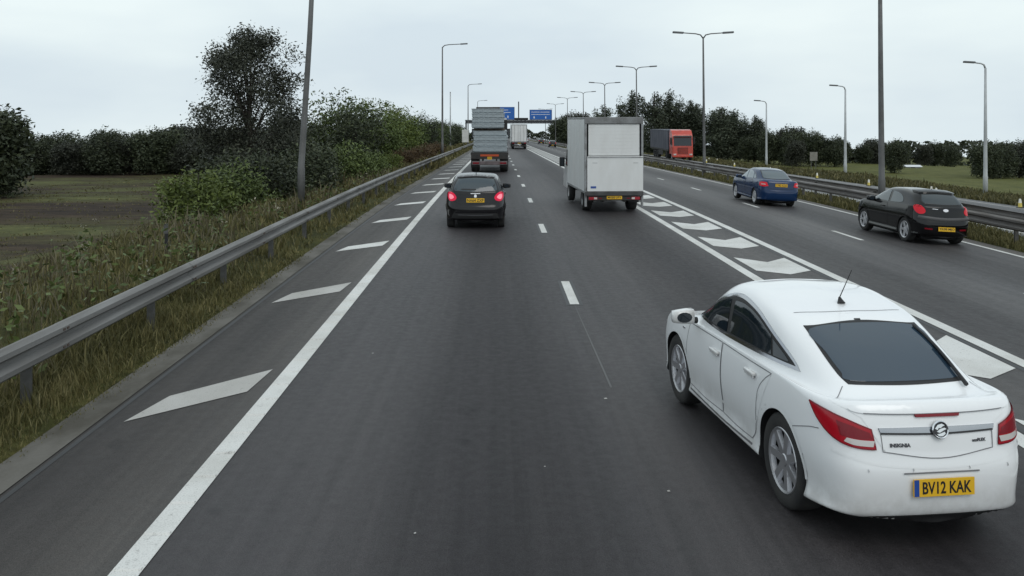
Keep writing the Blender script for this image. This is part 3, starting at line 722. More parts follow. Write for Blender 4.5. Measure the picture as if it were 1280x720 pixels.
# ------------------------------------------------------------------ the other cars
def dress(c, o):
    """windows, lamps, doors and trim of a car seen from further off"""
    sm = mat('dark_panel_gap', (.006, .006, .007), .7)
    for side in 'LR':
        sg = -1 if side == 'L' else 1
        for w in o['windows']: c.patch('side_window', cr_poly(c.sidepts(w)), side, o['glass'], .006, step=.1)
        if 'trim' in o: c.seam('window_trim', c.sidepts(o['trim']), side, CHROME, .018, .003)
        for d in o['doors']:
            q = c.patch('door', cr_poly(d[0]), side, c.paint, .002, step=.12); c.seam('door_gap', d[0], side, sm, .010, .003, q, closed=True)
            h, n = c.at(d[1], side); k = MB().box(-.018, .018, -.08, .08, -.014, .014, .006).build('door_handle', o.get('handle', c.paint), q); k.location = h + n * .018
        mirror_unit(c, c.p['W'] * c.S[0] + .06, o['mirror'][0] * c.S[1], o['mirror'][1] * c.S[2], sg, o.get('mshell', c.paint), 1.0)
        for y in (c.p['ra'], c.p['fa']):
            rr = c.p['wr'] * (c.p.get('arch', 1.12) + .03)
            c.seam('arch_lip', [(y + rr * math.cos(R(a)) / c.S[1], (c.p['wr']*.98 + rr * math.sin(R(a))) / c.S[2]) for a in range(-4, 186, 12)], side, c.paint, .05, .004)
    c.patch('rear_screen_frit', cr_poly([(x*1.04, z + (.015 if z > 1.2 else -.015), *k) for x, z, *k in o['rear']]), 'B', BLACK, .004, step=.1)
    c.patch('rear_window', cr_poly(o['rear']), 'B', o['rglass'], .008, step=.1)
    c.patch('windscreen', cr_poly(o['front']), 'F', o['glass'], .006, step=.1)
    for sg in (-1, 1):
        t = c.patch('tail_light', cr_poly(o['lamp']), ('C', sg, o.get('lampang', 45)), o['lampmat'], .010, step=.06)
        if 'lens' in o: c.patch('lamp_lens', cr_poly(o['lens']), ('C', sg, o.get('lampang', 45)), o['lensmat'], .014, t, step=.05)
        c.patch('headlight', cr_poly([(sg*.48, .64), (sg*.58, .74), (sg*.76, .76), (sg*.79, .68), (sg*.66, .62)]), 'F', LENS, .006, step=.1)
        if 'refl' in o: c.patch('reflector', [(sg*a, b) for a, b in o['refl']], 'B', REDDARK, .007, step=.1)
    c.seam('tailgate_gap', o['gate'], 'B', sm, .010, .0035)
    plate(c, o['plate'][0], 'B', o['plate'][1], blue=False, nrm=(0, -1, .05), off=.02)
    c.wheels(o['wheel'], o.get('rim', ALLOY), .20)
def fs(*q): return list(q)
# -- dark grey hatchback ahead
P208 = dict(W=.87, yr=-1.98, yf=1.98, ra=-1.26, fa=1.28, wr=.31, zd=[.68, .68, .69, .72, .76, .78, .78, .78, .77, .75, .70, .66, .62, .60],
            zs=[.955, .955, .96, .97, .985, .99, .985, .975, .96, .93, .88, .82, .77, .75], gy=-1.84, gz=1.01, wy=1.12, wz=1.0, ry=-1.52, rz=1.37, ty=.28, tz=1.40, RW=.60, H=1.465,
            ein=.09, deck=.004, gc=.4, fx=[0, .46, .74, .86, .89, .91, .92, .92, .915, .89, .80, .60, .32, 0], gb=.03)
GREYB = mat('dark_grey_paint', (.006, .0055, .007), .12, spec=.45)
LAMP_LIT = mat('lit_tail_light', (.5, .008, .04), .2, coat=.2, spec=.2, emit=((1, .01, .07), .26)); LAMP_CORE = mat('lit_brake_bulb', (.9, .3, .35), .3, emit=((1, .2, .3), .4))
c208 = Car('dark_grey_car', P208, (.95, .97, 1.02), (-.61, 25.6, G(-.6, 25.7)), 0, GREYB, 'dark grey five-door hatchback with lit tail lights behind the flatbed lorry')
dress(c208, dict(glass=GLASS, rglass=mat('rear_glass_mid', (.035, .05, .06), .06, spec=.7),
    windows=[fs((.86, .06, 1), (.6, .45), (.2, .82), (-.05, .87, 1), (-.08, .06, 1)), fs((-.14, .87, 1), (-.6, .84), (-1.0, .62, 1), (-1.12, .25), (-.95, .06, 1), (-.14, .06, 1))],
    doors=[([(.88, .93, 1), (.4, .95), (-.1, .97, 1), (-.12, .32, 1), (.8, .32, 1), (.92, .6)], (.1, .84)), ([(-.12, .97, 1), (-.6, .98), (-1.0, .98, 1), (-.86, .7), (-.84, .4), (-.75, .33, 1), (-.14, .32, 1)], (-.75, .87))],
    mirror=(.66, 1.0), mshell=BLACK, rear=[(-.60, 1.035, 1), (0, 1.01), (.60, 1.035, 1), (.62, 1.10), (.52, 1.335, 1), (0, 1.36), (-.52, 1.335, 1), (-.62, 1.12)],
    front=[(-.68, 1.03, 1), (0, 1.04), (.68, 1.03, 1), (.52, 1.33, 1), (0, 1.36), (-.52, 1.33, 1)],
    lamp=[(.14, .99), (.0, 1.0), (-.12, .96), (-.20, .86), (-.16, .78), (-.02, .76), (.10, .82), (.16, .90)], lens=[(.06, .94), (-.06, .93), (-.13, .86), (-.04, .81), (.05, .85)], lampmat=LAMP_LIT, lensmat=LAMP_CORE, lampang=40,
    gate=[(-.62, .98), (-.60, .80), (-.52, .70), (0, .69), (.52, .70), (.60, .80), (.62, .98)], plate=((0, .785), 'NA64 ZXP'), wheel=(5, .16, 1.0)))
c208.seam('tailgate_crease', [(-.50, .955), (0, .94), (.50, .955)], 'B', BLACK, .02, .006)
c208.patch('badge_bar', [(-.14, .955), (.14, .955), (.14, .972), (-.14, .972)], 'B', mat('bright_badge', (.8, .8, .82), .2, .3), .02, step=.1)
c208.patch('emblem', cr_poly([(-.035, .87), (.0, .86), (.035, .87), (.03, .93), (0, .94), (-.03, .93)]), 'B', mat('bright_badge'), .02, step=.1)
c208.patch('bumper_insert', cr_poly([(-.68, .30, 1), (.68, .30, 1), (.62, .44, 1), (-.62, .44, 1)]), 'B', BLACK, .006, step=.1)
c208.seam('bumper_chrome', [(-.5, .40), (0, .39), (.5, .40)], 'B', mat('dull_trim', (.12, .12, .13), .4), .012, .012)
c208.patch('rear_wiper', [(-.42, 1.06), (.0, 1.05), (.02, 1.075), (-.40, 1.085)], 'B', BLACK, .02, step=.1)
c208.patch('roof_spoiler', cr_poly([(-.54, 1.355, 1), (0, 1.385), (.54, 1.355, 1), (.53, 1.385), (0, 1.415), (-.53, 1.385)]), 'B', GREYB, .03, step=.1)
h, n = c208.at((0, -1.05), 'T'); MB().tube([h, h + Vector((0, -.05, .18))], [.012, .004], 6).build('aerial', BLACK, c208.root)
# -- black three-door hatchback
PKIA = dict(W=.895, yr=-2.12, yf=2.12, ra=-1.30, fa=1.33, wr=.325, zd=[.70, .70, .71, .74, .80, .82, .81, .79, .77, .75, .70, .66, .62, .60],
            zs=[.99, .99, .99, .99, 1.0, 1.0, .99, .975, .96, .93, .88, .82, .77, .75], gy=-1.93, gz=1.04, wy=1.2, wz=1.0, ry=-1.55, rz=1.36, ty=.30, tz=1.39, RW=.60, H=1.45,
            ein=.10, deck=.006, gc=.42, fx=[0, .46, .72, .85, .89, .91, .92, .92, .915, .89, .80, .60, .32, 0], gb=.03)
BLACKP = mat('black_car_paint', (.0025, .0025, .003), .10, spec=.45)
RED2 = mat('bright_tail_light', (.45, .005, .015), .2, coat=.2, spec=.2, emit=((1, .02, .05), .12))
def side_pose(x, y): return (x, y, G(x, y))
cross_tilt = math.atan(.05)
kia = Car('black_car', PKIA, (.84, .90, .97), side_pose(11.45, 24.1), .03, BLACKP, 'black three-door hatchback with silver five-spoke wheels beside the central barrier', tilt=cross_tilt)
dress(kia, dict(glass=GLASS2, rglass=mat('rear_glass_dark', (.03, .04, .045), .06, spec=.7),
    windows=[fs((.92, .06, 1), (.62, .45), (.25, .80), (-.12, .86, 1), (-.18, .06, 1)), fs((-.26, .84, 1), (-.55, .78), (-.80, .66), (-.98, .40), (-.95, .12), (-.30, .06, 1))],
    doors=[([(.94, .93, 1), (.4, .95), (-.22, .97, 1), (-.28, .6), (-.26, .34, 1), (.84, .33, 1), (.96, .6)], (.02, .86))],
    mirror=(.70, 1.02), rear=[(-.56, 1.10, 1), (0, 1.08), (.56, 1.10, 1), (.60, 1.16), (.52, 1.31, 1), (0, 1.33), (-.52, 1.31, 1), (-.60, 1.16)],
    front=[(-.68, 1.04, 1), (0, 1.05), (.68, 1.04, 1), (.52, 1.32, 1), (0, 1.35), (-.52, 1.32, 1)],
    lamp=[(.20, 1.03), (.04, 1.045), (-.10, 1.0), (-.17, .90), (-.12, .83), (.02, .83), (.16, .92)], lampmat=RED2, lampang=48, refl=[(.42, .42), (.64, .43), (.64, .47), (.42, .46)],
    gate=[(-.64, 1.0), (-.60, .80), (-.5, .72), (0, .71), (.5, .72), (.60, .80), (.64, 1.0)], plate=((0, .45), 'YK08 MJO'), wheel=(5, 0, 1.0), rim=mat('alloy_bright', (.6, .6, .62), .3, .7)))
kia.patch('badge_bar', [(-.40, .96), (-.24, .955), (-.24, .968), (-.40, .973)], 'B', mat('bright_badge'), .02, step=.1)
kia.patch('emblem', cr_poly([(-.07, .92), (0, .90), (.07, .92), (.07, .96), (0, .975), (-.07, .96)]), 'B', mat('bright_badge'), .02, step=.1)
kia.patch('roof_spoiler', cr_poly([(-.54, 1.335, 1), (0, 1.355), (.54, 1.335, 1), (.53, 1.375), (0, 1.405), (-.53, 1.375)]), 'B', BLACKP, .05, step=.1)
kia.seam('bumper_crease', [(-.78, .74), (0, .70), (.78, .74)], 'B', mat('worn_black_trim', (.05, .05, .052), .45), .09, .004)
h, n = kia.at((0, -1.2), 'T'); MB().tube([h, h + Vector((0, -.03, .06))], [.03, .008], 6).build('aerial', BLACK, kia.root)
# -- dark blue saloon
PSAL = dict(W=.875, yr=-2.26, yf=2.26, ra=-1.30, fa=1.42, wr=.32, zd=[.70, .70, .71, .73, .76, .78, .78, .77, .76, .74, .70, .66, .62, .60],
            zs=[.98, .98, .975, .965, .95, .945, .94, .93, .92, .90, .86, .80, .75, .73], gy=-1.72, gz=1.03, wy=1.18, wz=.98, ry=-.98, rz=1.36, ty=.30, tz=1.385, RW=.59, H=1.435,
            ein=.09, deck=.02, gc=.5)
BLUEP = mat('dark_blue_paint', (.004, .024, .080), .12, spec=.5)
sal = Car('blue_car', PSAL, (.87, .97, .98), side_pose(10.62, 34.6), .0, BLUEP, 'dark blue four-door saloon with silver wheels ahead of the black hatchback', tilt=cross_tilt)
dress(sal, dict(glass=mat('painted_sky_glass', (.16, .21, .24), .03, spec=1.), rglass=mat('rear_glass_blue', (.05, .075, .09), .06, spec=.8),  # side glass painted pale to carry the sky's reflection in its colour
    windows=[fs((.92, .06, 1), (.62, .45), (.25, .80), (.02, .86, 1), (-.02, .06, 1)), fs((-.08, .86, 1), (-.45, .83), (-.72, .68, 1), (-.86, .06, 1), (-.08, .06, 1)), fs((-.78, .62, 1), (-.98, .42), (-1.12, .12), (-.92, .06, 1))],
    doors=[([(.94, .91, 1), (.4, .92), (-.04, .94, 1), (-.06, .32, 1), (.84, .32, 1), (.96, .6)], (.12, .82)), ([(-.06, .94, 1), (-.6, .95), (-1.0, .96, 1), (-.9, .7), (-.86, .4), (-.76, .33, 1), (-.08, .32, 1)], (-.76, .84))],
    mirror=(.72, .99), rear=[(-.56, 1.07, 1), (0, 1.05), (.56, 1.07, 1), (.56, 1.14), (.50, 1.325, 1), (0, 1.345), (-.50, 1.325, 1), (-.56, 1.14)],
    front=[(-.68, 1.02, 1), (0, 1.03), (.68, 1.02, 1), (.52, 1.32, 1), (0, 1.35), (-.52, 1.32, 1)],
    lamp=[(.22, .93, 1), (.0, .95), (-.16, .94, 1), (-.24, .80, 1), (-.05, .77), (.20, .80, 1)], lens=[(.06, .885), (-.10, .88), (-.12, .84), (.06, .83)], lensmat=mat('pale_pink_lens', (.6, .3, .3), .2, coat=1), lampmat=RED2, lampang=45,
    gate=[(-.56, .98), (-.54, .76), (-.46, .70), (0, .69), (.46, .70), (.54, .76), (.56, .98)], plate=((0, .84), 'Y782 KDA'), wheel=(7, 0, 1.0), rim=mat('alloy_bright')))
sal.patch('chrome_strip', [(-.18, .925), (.18, .925), (.18, .945), (-.18, .945)], 'B', BLUEP, .02, step=.1)
sal.seam('bumper_strip', [(-.80, .66), (-.4, .62), (0, .61), (.4, .62), (.80, .66)], 'B', BLUEP, .04, .005)
# far-off cars on the outer lanes
far_specs = [(11.2, 178, 'small dark far-off car in the outer lane, nearest of the distant three', GREYB), (11.6, 232, 'tiny dark far-off car, middle of the distant three', BLACKP), (8.6, 262, 'tiny silver far-off car, most distant of the three', mat('silver_paint', (.35, .36, .37), .3, .6, coat=1))]
base_children = [o for o in bpy.data.objects if o.parent == kia.root]
for x, y, lab, pm in far_specs:
    r = empty('distant_car', side_pose(x, y)); r.rotation_euler = (0, cross_tilt, 0); tag(r, lab, 'car', 'distant cars near the gantry')
    for ch in base_children:
        nm = ch.name.split('.')[0]
        if nm not in ('body', 'rear_window', 'windscreen', 'side_window', 'wheel', 'tail_light', 'number_plate', 'door_mirror'): continue
        k = ch.copy(); COL.objects.link(k); k.parent = r
        if nm == 'body': k.material_slots[0].link = 'OBJECT'; k.material_slots[0].material = pm
        if nm == 'wheel':
            for g in [q for q in bpy.data.objects if q.parent == ch and q.name.startswith('tyre')]:
                e2 = g.copy(); COL.objects.link(e2); e2.parent = k
# ------------------------------------------------------------------ commercial vehicles
def twin_wheel(parent, x, y, r, w, sx, rimcol, n=1):
    e = empty('wheel', (0, 0, 0), 0, parent); e.location = (x, y, r); h = w / 2
    t = MB(); t.lathe_x([(-h, r*.55), (-h, r*.9), (-h*.8, r), (h*.8, r), (h, r*.9), (h, r*.55), (h*.6, r*.5), (-h*.6, r*.5), (-h, r*.55)], 26); t.build('tyre', TYRE, e, True)
    q = MB(); s = h * sx
    q.lathe_x([(s*.2, .001), (s*.35, r*.14), (s*.75, r*.16), (s*.3, r*.30), (s*.25, r*.46), (s*.9, r*.5), (s*.95, r*.56)], 20); q.build('rim', rimcol, e, True); return e
def small_plate(parent, x, y, z, text, w=.52, h=.11):
    m = MB(); m.box(x-w/2, x+w/2, y-.012, y, z-h/2, z+h/2, .003); p = m.build('number_plate', YELLOW, parent)
    tm = text_mesh(text, h*.9, .001, bold=.0015); xs = [v.co.x for v in tm.vertices]; k = w*.88/(max(xs)-min(xs)); mid = (max(xs)+min(xs))/2
    o = link('registration_letters', tm, INK, p)
    for v in tm.vertices: v.co.x = (v.co.x-mid)*k
    o.rotation_euler = (R(90), 0, 0); o.location = (x, y-.0145, z); return p
def truck_mirror(parent, x, y, z, sg, h=.4):
    m = MB(); m.box(x-.10, x+.10, y-.05, y+.09, z-h/2, z+h/2, .035); o = m.build('door_mirror', BLACK, parent)
    MB().box(x-.075, x+.075, y-.058, y-.05, z-h*.42, z+h*.42).build('mirror_glass', GLASS, o)
    MB().tube([(x-sg*.05, y+.02, z+h*.3), (x-sg*.3, y+.08, z+h*.3)], .018, 6).build('mirror_arm', BLACK, o)
STEELG = dirt_mat('galvanised_steel', (.34, .385, .41), (.26, .295, .315), 2, .45, .35, stretch=(1, 1, 6))
CHASSIS = dirt_mat('dirty_chassis', (.016, .016, .017), (.04, .037, .034), 3, .7)
VANW = dirt_mat('white_box_panel', (.66, .67, .67), (.58, .58, .57), 1.1, .35, stretch=(1, 1, .4))
# -- white box van with tail lift
VX, VY = 3.80, 28.2
van = empty('box_van', (VX, VY, G(VX, VY)), .052); tag(van, 'white box van with raised tail lift in the middle lane', 'van')
W2 = .93; L = 4.3; ZB, ZT = .62, 3.10
ALU = dirt_mat('aluminium_trim', (.32, .33, .34), (.20, .20, .20), 4, .45, .5)
for sx in (-1, 1):
    s = MB(); s.box(sx*W2 - .02, sx*W2 + .02, .08, L, ZB + .07, ZT - .05, .004); s.build('side_panel', VANW, van)
    s = MB(); s.box(sx*W2 - .035, sx*W2 + .035, -.02, .08, ZB - .42, ZT - .02, .008); s.build('corner_post', ALU, van)
    s = MB(); s.box(sx*W2 - .032, sx*W2 + .032, .085, L, ZB, ZB + .07, .006); s.build('side_rail', ALU, van)
    s = MB(); s.box(sx*W2 - .032, sx*W2 + .032, .085, L, ZT - .05, ZT + .012, .012); s.build('roof_rail', ALU, van)
MB().box(-W2, W2, .02, L, ZT - .03, ZT + .005, .004).build('roof', VANW, van)
MB().box(-W2 + .02, W2 - .02, L - .03, L, ZB, ZT - .05).build('front_panel', VANW, van)
MB().box(-W2 + .02, W2 - .02, .1, L - .04, ZB, ZB + .06).build('floor', CHASSIS, van)
MB().box(-W2 - .03, W2 + .03, -.03, .06, ZT - .20, ZT + .02, .012).build('header_beam', dirt_mat('grey_header', (.20, .205, .21), (.13, .13, .13), 3, .5), van)
rs = MB(); 
for k in range(9):
    z0 = 1.86 + k * .114; rs.box(-W2 + .09, W2 - .09, .012, .03, z0 + .001, z0 + .1135, .0)
rs.build('roller_shutter', VANW, van)
tl = MB(); tl.box(-W2 + .04, W2 + .015, -.075, -.035, .70, 1.84, .01); tlo = tl.build('tail_lift', VANW, van)
MB().box(-W2 + .05, W2 + .005, -.085, -.0755, 1.79, 1.82).build('lift_edge', ALU, tlo)
for x in (-.72, .62): MB().box(x, x + .16, -.079, -.0755, 1.62, 1.632).build('lift_groove', ALU, tlo)
MB().box(-.78, -.60, -.079, -.0755, .80, .87).build('maker_sticker', mat('sticker_blue', (.03, .08, .30), .5), tlo)
MB().box(-W2 - .02, W2 + .02, -.10, .06, .56, .69, .012).build('lift_beam', dirt_mat('dark_grey_steel', (.06, .06, .062), (.035, .035, .035), 3, .5), van)
bp = MB(); bp.box(-W2 + .06, W2 - .06, -.06, .04, .40, .55, .012); bpo = bp.build('rear_bumper', CHASSIS, van)
for sx in (-1, 1):
    MB().box(sx*.70 - .14, sx*.70 + .14, -.075, -.06, .43, .52, .004).build('tail_light', mat('van_tail_light', (.30, .01, .02), .25), bpo)
    MB().box(sx*.62 - .05, sx*.62 + .05, -.080, -.0755, .445, .505, .002).build('lamp_lens', LENS, bpo)
    MB().box(sx*.46 - .05, sx*.46 + .05, -.066, -.06, .46, .49).build('reflector', REDDARK, bpo)
    twin_wheel(van, sx * .76, .98, .335, .30, sx, ALU)
    twin_wheel(van, sx * .80, 4.35, .335, .22, sx, mat('wheel_trim', (.4, .4, .4), .4))
    MB().box(sx*.76 - .17, sx*.76 + .17, .55, .57, .28, .60).build('mud_flap', BLACK, van)
small_plate(van, .0, -.065, .50, 'MX60 UFV', .50, .11)
MB().box(-.40, -.32, 0, 5.4, .35, .55).box(.32, .40, 0, 5.4, .35, .55).build('chassis_rail', CHASSIS, van)
cb = MB(); cb.prismx([(4.34, .38), (4.34, 2.0), (4.5, 2.12), (5.0, 2.08), (5.55, 1.32), (5.95, 1.10), (6.1, .85), (6.1, .40)], -.88, .88)
cab = cb.build('cab', WHITEP, van, bevel=.06)
for f in cab.data.polygons: f.use_smooth = True
for sx in (-1, 1):
    MB().prismx([(4.55, 1.25), (4.55, 1.9), (4.95, 1.9), (5.38, 1.30)], sx*.882, sx*.889).build('cab_window', GLASS, van)
    truck_mirror(van, sx * 1.06, 5.05, 1.42, sx, .36)
MB().add([(-.78, 5.07, 2.02), (.78, 5.07, 2.02), (.82, 5.53, 1.38), (-.82, 5.53, 1.38)], [(0, 1, 2, 3)]).build('windscreen', GLASS, van)
# -- flatbed lorry loaded with steel panels
FX, FY = -.52, 56
fl = empty('flatbed_lorry', (FX, FY, G(FX, FY))); tag(fl, 'dark flatbed lorry carrying two stacks of grey steel panels', 'lorry')
MB().box(-1.22, 1.22, 0, 8.2, 1.12, 1.28, .02).build('load_bed', CHASSIS, fl)
MB().box(-1.20, 1.20, -.03, .06, .86, 1.14, .015).build('rear_frame', CHASSIS, fl)
MB().box(-.60, .60, -.045, -.03, 1.03, 1.16, .004).build('marker_board', mat('orange_marker', (.42, .06, .012), .5), fl)
small_plate(fl, 0, -.045, .92, 'DX57', .30, .17)
lb = MB(); lb.box(-1.16, 1.16, -.10, .02, .48, .72, .03); lbo = lb.build('rear_bumper', dirt_mat('dusty_bumper', (.14, .11, .115), (.08, .065, .065), 3, .6), fl)
for sx in (-1, 1):
    MB().box(sx*.88 - .2, sx*.88 + .2, -.118, -.10, .55, .65, .004).build('tail_light', REDDARK, lbo)
    MB().box(sx*.45 - .05, sx*.45 + .05, 0, 10.2, .70, .98).build('chassis_rail', CHASSIS, fl)
    for y in (1.0, 2.3): twin_wheel(fl, sx * .94, y, .48, .52, sx, CHASSIS)
    twin_wheel(fl, sx * 1.02, 9.4, .48, .3, sx, CHASSIS)
    MB().box(sx*.94 - .28, sx*.94 + .28, .35, .37, .30, .85).build('mud_flap', BLACK, fl)
    truck_mirror(fl, sx * 1.36, 10.2, 2.35, sx, .75)
cabm = MB(); cabm.prismx([(8.6, .9), (8.6, 3.2), (8.9, 3.55), (9.9, 3.5), (10.35, 2.4), (10.4, .55), (8.9, .55)], -1.2, 1.2); cabm.build('cab', dirt_mat('lorry_cab_paint', (.30, .31, .32), (.22, .22, .22), 2, .35, coat=.5), fl, bevel=.05)
MB().box(-1.25, 1.25, 8.3, 8.4, 1.15, 3.4, .01).build('headboard', CHASSIS, fl)
MB().add([(-1.05, 9.99, 3.32), (1.05, 9.99, 3.32), (1.1, 10.35, 2.45), (-1.1, 10.35, 2.45)], [(0, 1, 2, 3)]).build('windscreen', GLASS, fl)
def panel_shape(w, l, h):
    """one corrugated steel panel: lipped tray with a lighter folded edge"""
    m = MB(); m.box(-w/2, w/2, 0, l, .07, h - .04, .012); m.box(-w/2 - .03, w/2 + .03, -.022, l + .02, h - .05, h - .002, .008); m.box(-w/2 + .03, w/2 - .03, .05, l, 0, .08, .004)
    for k in range(7):
        x = -w/2 + (k + .5) * w / 7; m.box(x - .05, x + .05, -.012, .0, .05, h - .05, .004)
    return m
zb_ = G(FX, FY)
names = ['lowest', 'second-lowest', 'second-highest', 'topmost']
for st, (z0, w, hh, dx) in enumerate(((1.30, 2.22, .345, .05), (2.86, 2.12, .318, -.10))):
    for k in range(4):
        ww = w - .05 * (k % 2)
        o = panel_shape(ww, 6.6, hh).build('steel_panel', STEELG); o.location = (FX + dx + .018 * (k % 3 - 1), FY + .10 + .03 * (k % 2), zb_ + z0 + k * hh)
        tag(o, names[k] + ' grey steel panel of the ' + ('lower' if st == 0 else 'upper') + ' stack on the flatbed lorry', 'steel panel', 'steel panels stacked on the flatbed lorry')
    for y in (.6, 3.2, 5.9):
        b = MB().box(-1.0, 1.0, y, y + .12, 0, .16 if st else .018, .004).build('timber_bearer', dirt_mat('grey_timber', (.11, .09, .07), (.06, .05, .04), 4, .8)); b.location = (FX, FY + .1, zb_ + (2.69 if st else 1.281))
        if st == 0: bpy.data.objects.remove(b)
        else: tag(b, ('rear' if y < 1 else 'middle' if y < 4 else 'front') + ' timber bearer between the two steel panel stacks on the flatbed lorry', 'timber', 'timber bearers on the flatbed lorry')
tp = MB().box(-.78, .78, 0, 5.8, 0, .10, .01).build('roof_sheet', CHASSIS); tp.location = (FX - .1, FY + .4, zb_ + 2.86 + 4*.318 + .003); tag(tp, 'thin dark sheet lying on top of the flatbed lorry load', 'sheet')
# -- white articulated box lorry further ahead
def box_trailer(root, w, l, z0, z1, pm, doors=True, posts=ALU):
    h = w / 2
    MB().box(-h, h, .02, l, z0, z1, .02).build('trailer_box', pm, root)
    if doors:
        for sx in (-1, 1):
            d = MB(); d.box(min(0, sx*(h-.13)) + (.012 if sx > 0 else 0), max(0, sx*(h-.13)) - (.012 if sx < 0 else 0), -.03, .02, z0 + .12, z1 - .14, .008); q = d.build('rear_door', VANW, root)
            for x in (.18, .75): MB().tube([(sx*x, -.05, z0 + .13), (sx*x, -.05, z1 - .15)], .018, 6).build('lock_rod', ALU, q)
        MB().box(-h, h, -.025, .02, z1 - .12, z1 + .01, .01).box(-h, h, -.025, .02, z0 - .05, z0 + .10, .01).build('door_frame', posts, root)
        for sx in (-1, 1): MB().box(sx*(h-.06) - .06, sx*(h-.06) + .06, -.025, .02, z0 + .101, z1 - .121, .005).build('corner_post', posts, root)
def tractor(root, y, pm, w=1.24):
    """cab-over tractor unit; front faces +Y from y"""
    c = MB(); c.prismx([(y, .75), (y, 3.35), (y + .3, 3.72), (y + 1.1, 3.62), (y + 1.62, 3.1), (y + 1.78, 2.75), (y + 1.95, 1.7), (y + 1.98, .5), (y + 1.3, .42), (y + 1.2, .75)], -w, w); c.build('cab', pm, root, bevel=.07)
    MB().prismx([(y + 1.79, 2.72), (y + 1.955, 1.78), (y + 1.97, 1.78), (y + 1.81, 2.74)], -w*.86, w*.86).build('windscreen', GLASS, root)
    MB().prismx([(y + 1.70, 2.92), (y + 1.98, 2.80), (y + 1.98, 2.84), (y + 1.72, 2.98)], -w*.9, w*.9).build('sun_visor', BLACK, root)
    MB().box(-.62, .62, y + 1.975, y + 1.995, .80, 1.55, .006).build('grille', BLACK, root)
    for k in range(5): MB().box(-.58, .58, y + 1.995, y + 2.01, .86 + k*.13, .93 + k*.13, .004).build('grille_slat', pm, root)
    MB().box(-w*.98, w*.98, y + 1.90, y + 2.03, .42, .62, .02).build('bumper', pm, root)
    for sx in (-1, 1):
        MB().box(sx*.95 - .17, sx*.95 + .17, y + 1.99, y + 2.035, .66, .82, .02).build('headlight', LENS, root)
        MB().prismx([(y + .75, 1.75), (y + .75, 2.6), (y + 1.5, 2.6), (y + 1.72, 1.75)], sx*(w + .001), sx*(w + .008)).build('cab_window', GLASS, root)
        truck_mirror(root, sx * (w + .16), y + 1.75, 2.35, sx, .8)
        twin_wheel(root, sx * 1.03, y + 1.25, .5, .3, sx, ALU); twin_wheel(root, sx * .95, y - 2.0, .5, .55, sx, CHASSIS)
    MB().box(-.5, .5, y - 2.9, y + .1, .75, .95).build('chassis_rail', CHASSIS, root)
AX, AY = 3.5, 140
al = empty('box_lorry', (AX, AY, G(AX, AY))); tag(al, 'white box lorry with closed rear doors far ahead under the gantry', 'lorry')
box_trailer(al, 2.56, 12.5, 1.15, 4.0, VANW)
MB().box(-1.2, 1.2, -.03, .08, .45, .62, .02).box(-.5, .5, 0, 12, .85, 1.14).box(-1.2, 1.2, -.02, .06, .88, 1.10, .01).build('rear_bumper', CHASSIS, al)
for sx in (-1, 1):
    MB().box(sx*.95 - .2, sx*.95 + .2, -.045, -.021, .92, 1.06).build('tail_light', REDDARK, al)
    for y in (2, 3.3, 4.6): twin_wheel(al, sx * 1.0, y, .5, .4, sx, CHASSIS)
small_plate(al, 0, -.035, .98, 'KN13', .5, .11)
tractor(al, 13.2, WHITEP)
# -- red oncoming curtain-side lorry
RX, RY = 22.1, 103
rl = empty('red_lorry', (RX, RY, G(RX, RY)), math.pi); rl.location.y = RY; tag(rl, 'red lorry with grey curtain-sided trailer on the opposite carriageway', 'lorry')
REDP = dirt_mat('red_cab_paint', (.50, .045, .022), (.36, .035, .02), 2, .3, coat=.5)
CURT = dirt_mat('grey_curtain', (.055, .06, .085), (.035, .037, .05), 2, .6, stretch=(1, 3, .3))
tractor(rl, -2.05, REDP, 1.22)
y1 = -2.6
MB().box(-1.24, 1.24, y1 - 12.5, y1, 1.05, 1.28, .02).build('trailer_floor', CHASSIS, rl)
MB().box(-1.24, 1.24, y1 - 12.5, y1, 3.50, 3.62, .02).build('trailer_roof', CURT, rl)
MB().box(-1.23, 1.23, y1 - .06, y1 - .001, 1.28, 3.5).build('headboard', CURT, rl)
MB().box(-1.23, 1.23, y1 - 12.5, y1 - 12.44, 1.28, 3.5).build('rear_door', CURT, rl)
for sx in (-1, 1):
    ct = MB(); nn = 48
    v = []
    for k in range(nn + 1):
        y = y1 - 12.4 + 12.3 * k / nn; d = .018 * math.sin(k * 2.1)
        v += [(sx * (1.225 + d * .3), y, 1.20), (sx * (1.225 + d), y, 2.3), (sx * (1.225 + d * .3), y, 3.51)]
    ct.add(v, [(3*k+i, 3*k+3+i, 3*k+4+i, 3*k+1+i) for k in range(nn) for i in (0, 1)]); ct.build('side_curtain', CURT, rl, True)
    for y in (2.6, 3.9, 5.2): twin_wheel(rl, sx * 1.0, y1 - 12.5 + y, .5, .4, sx, CHASSIS)
    MB().box(sx*1.2 - .02, sx*1.2 + .02, y1 - 6.5, y1 - 3.6, .45, 1.0, .01).build('side_guard', CHASSIS, rl)
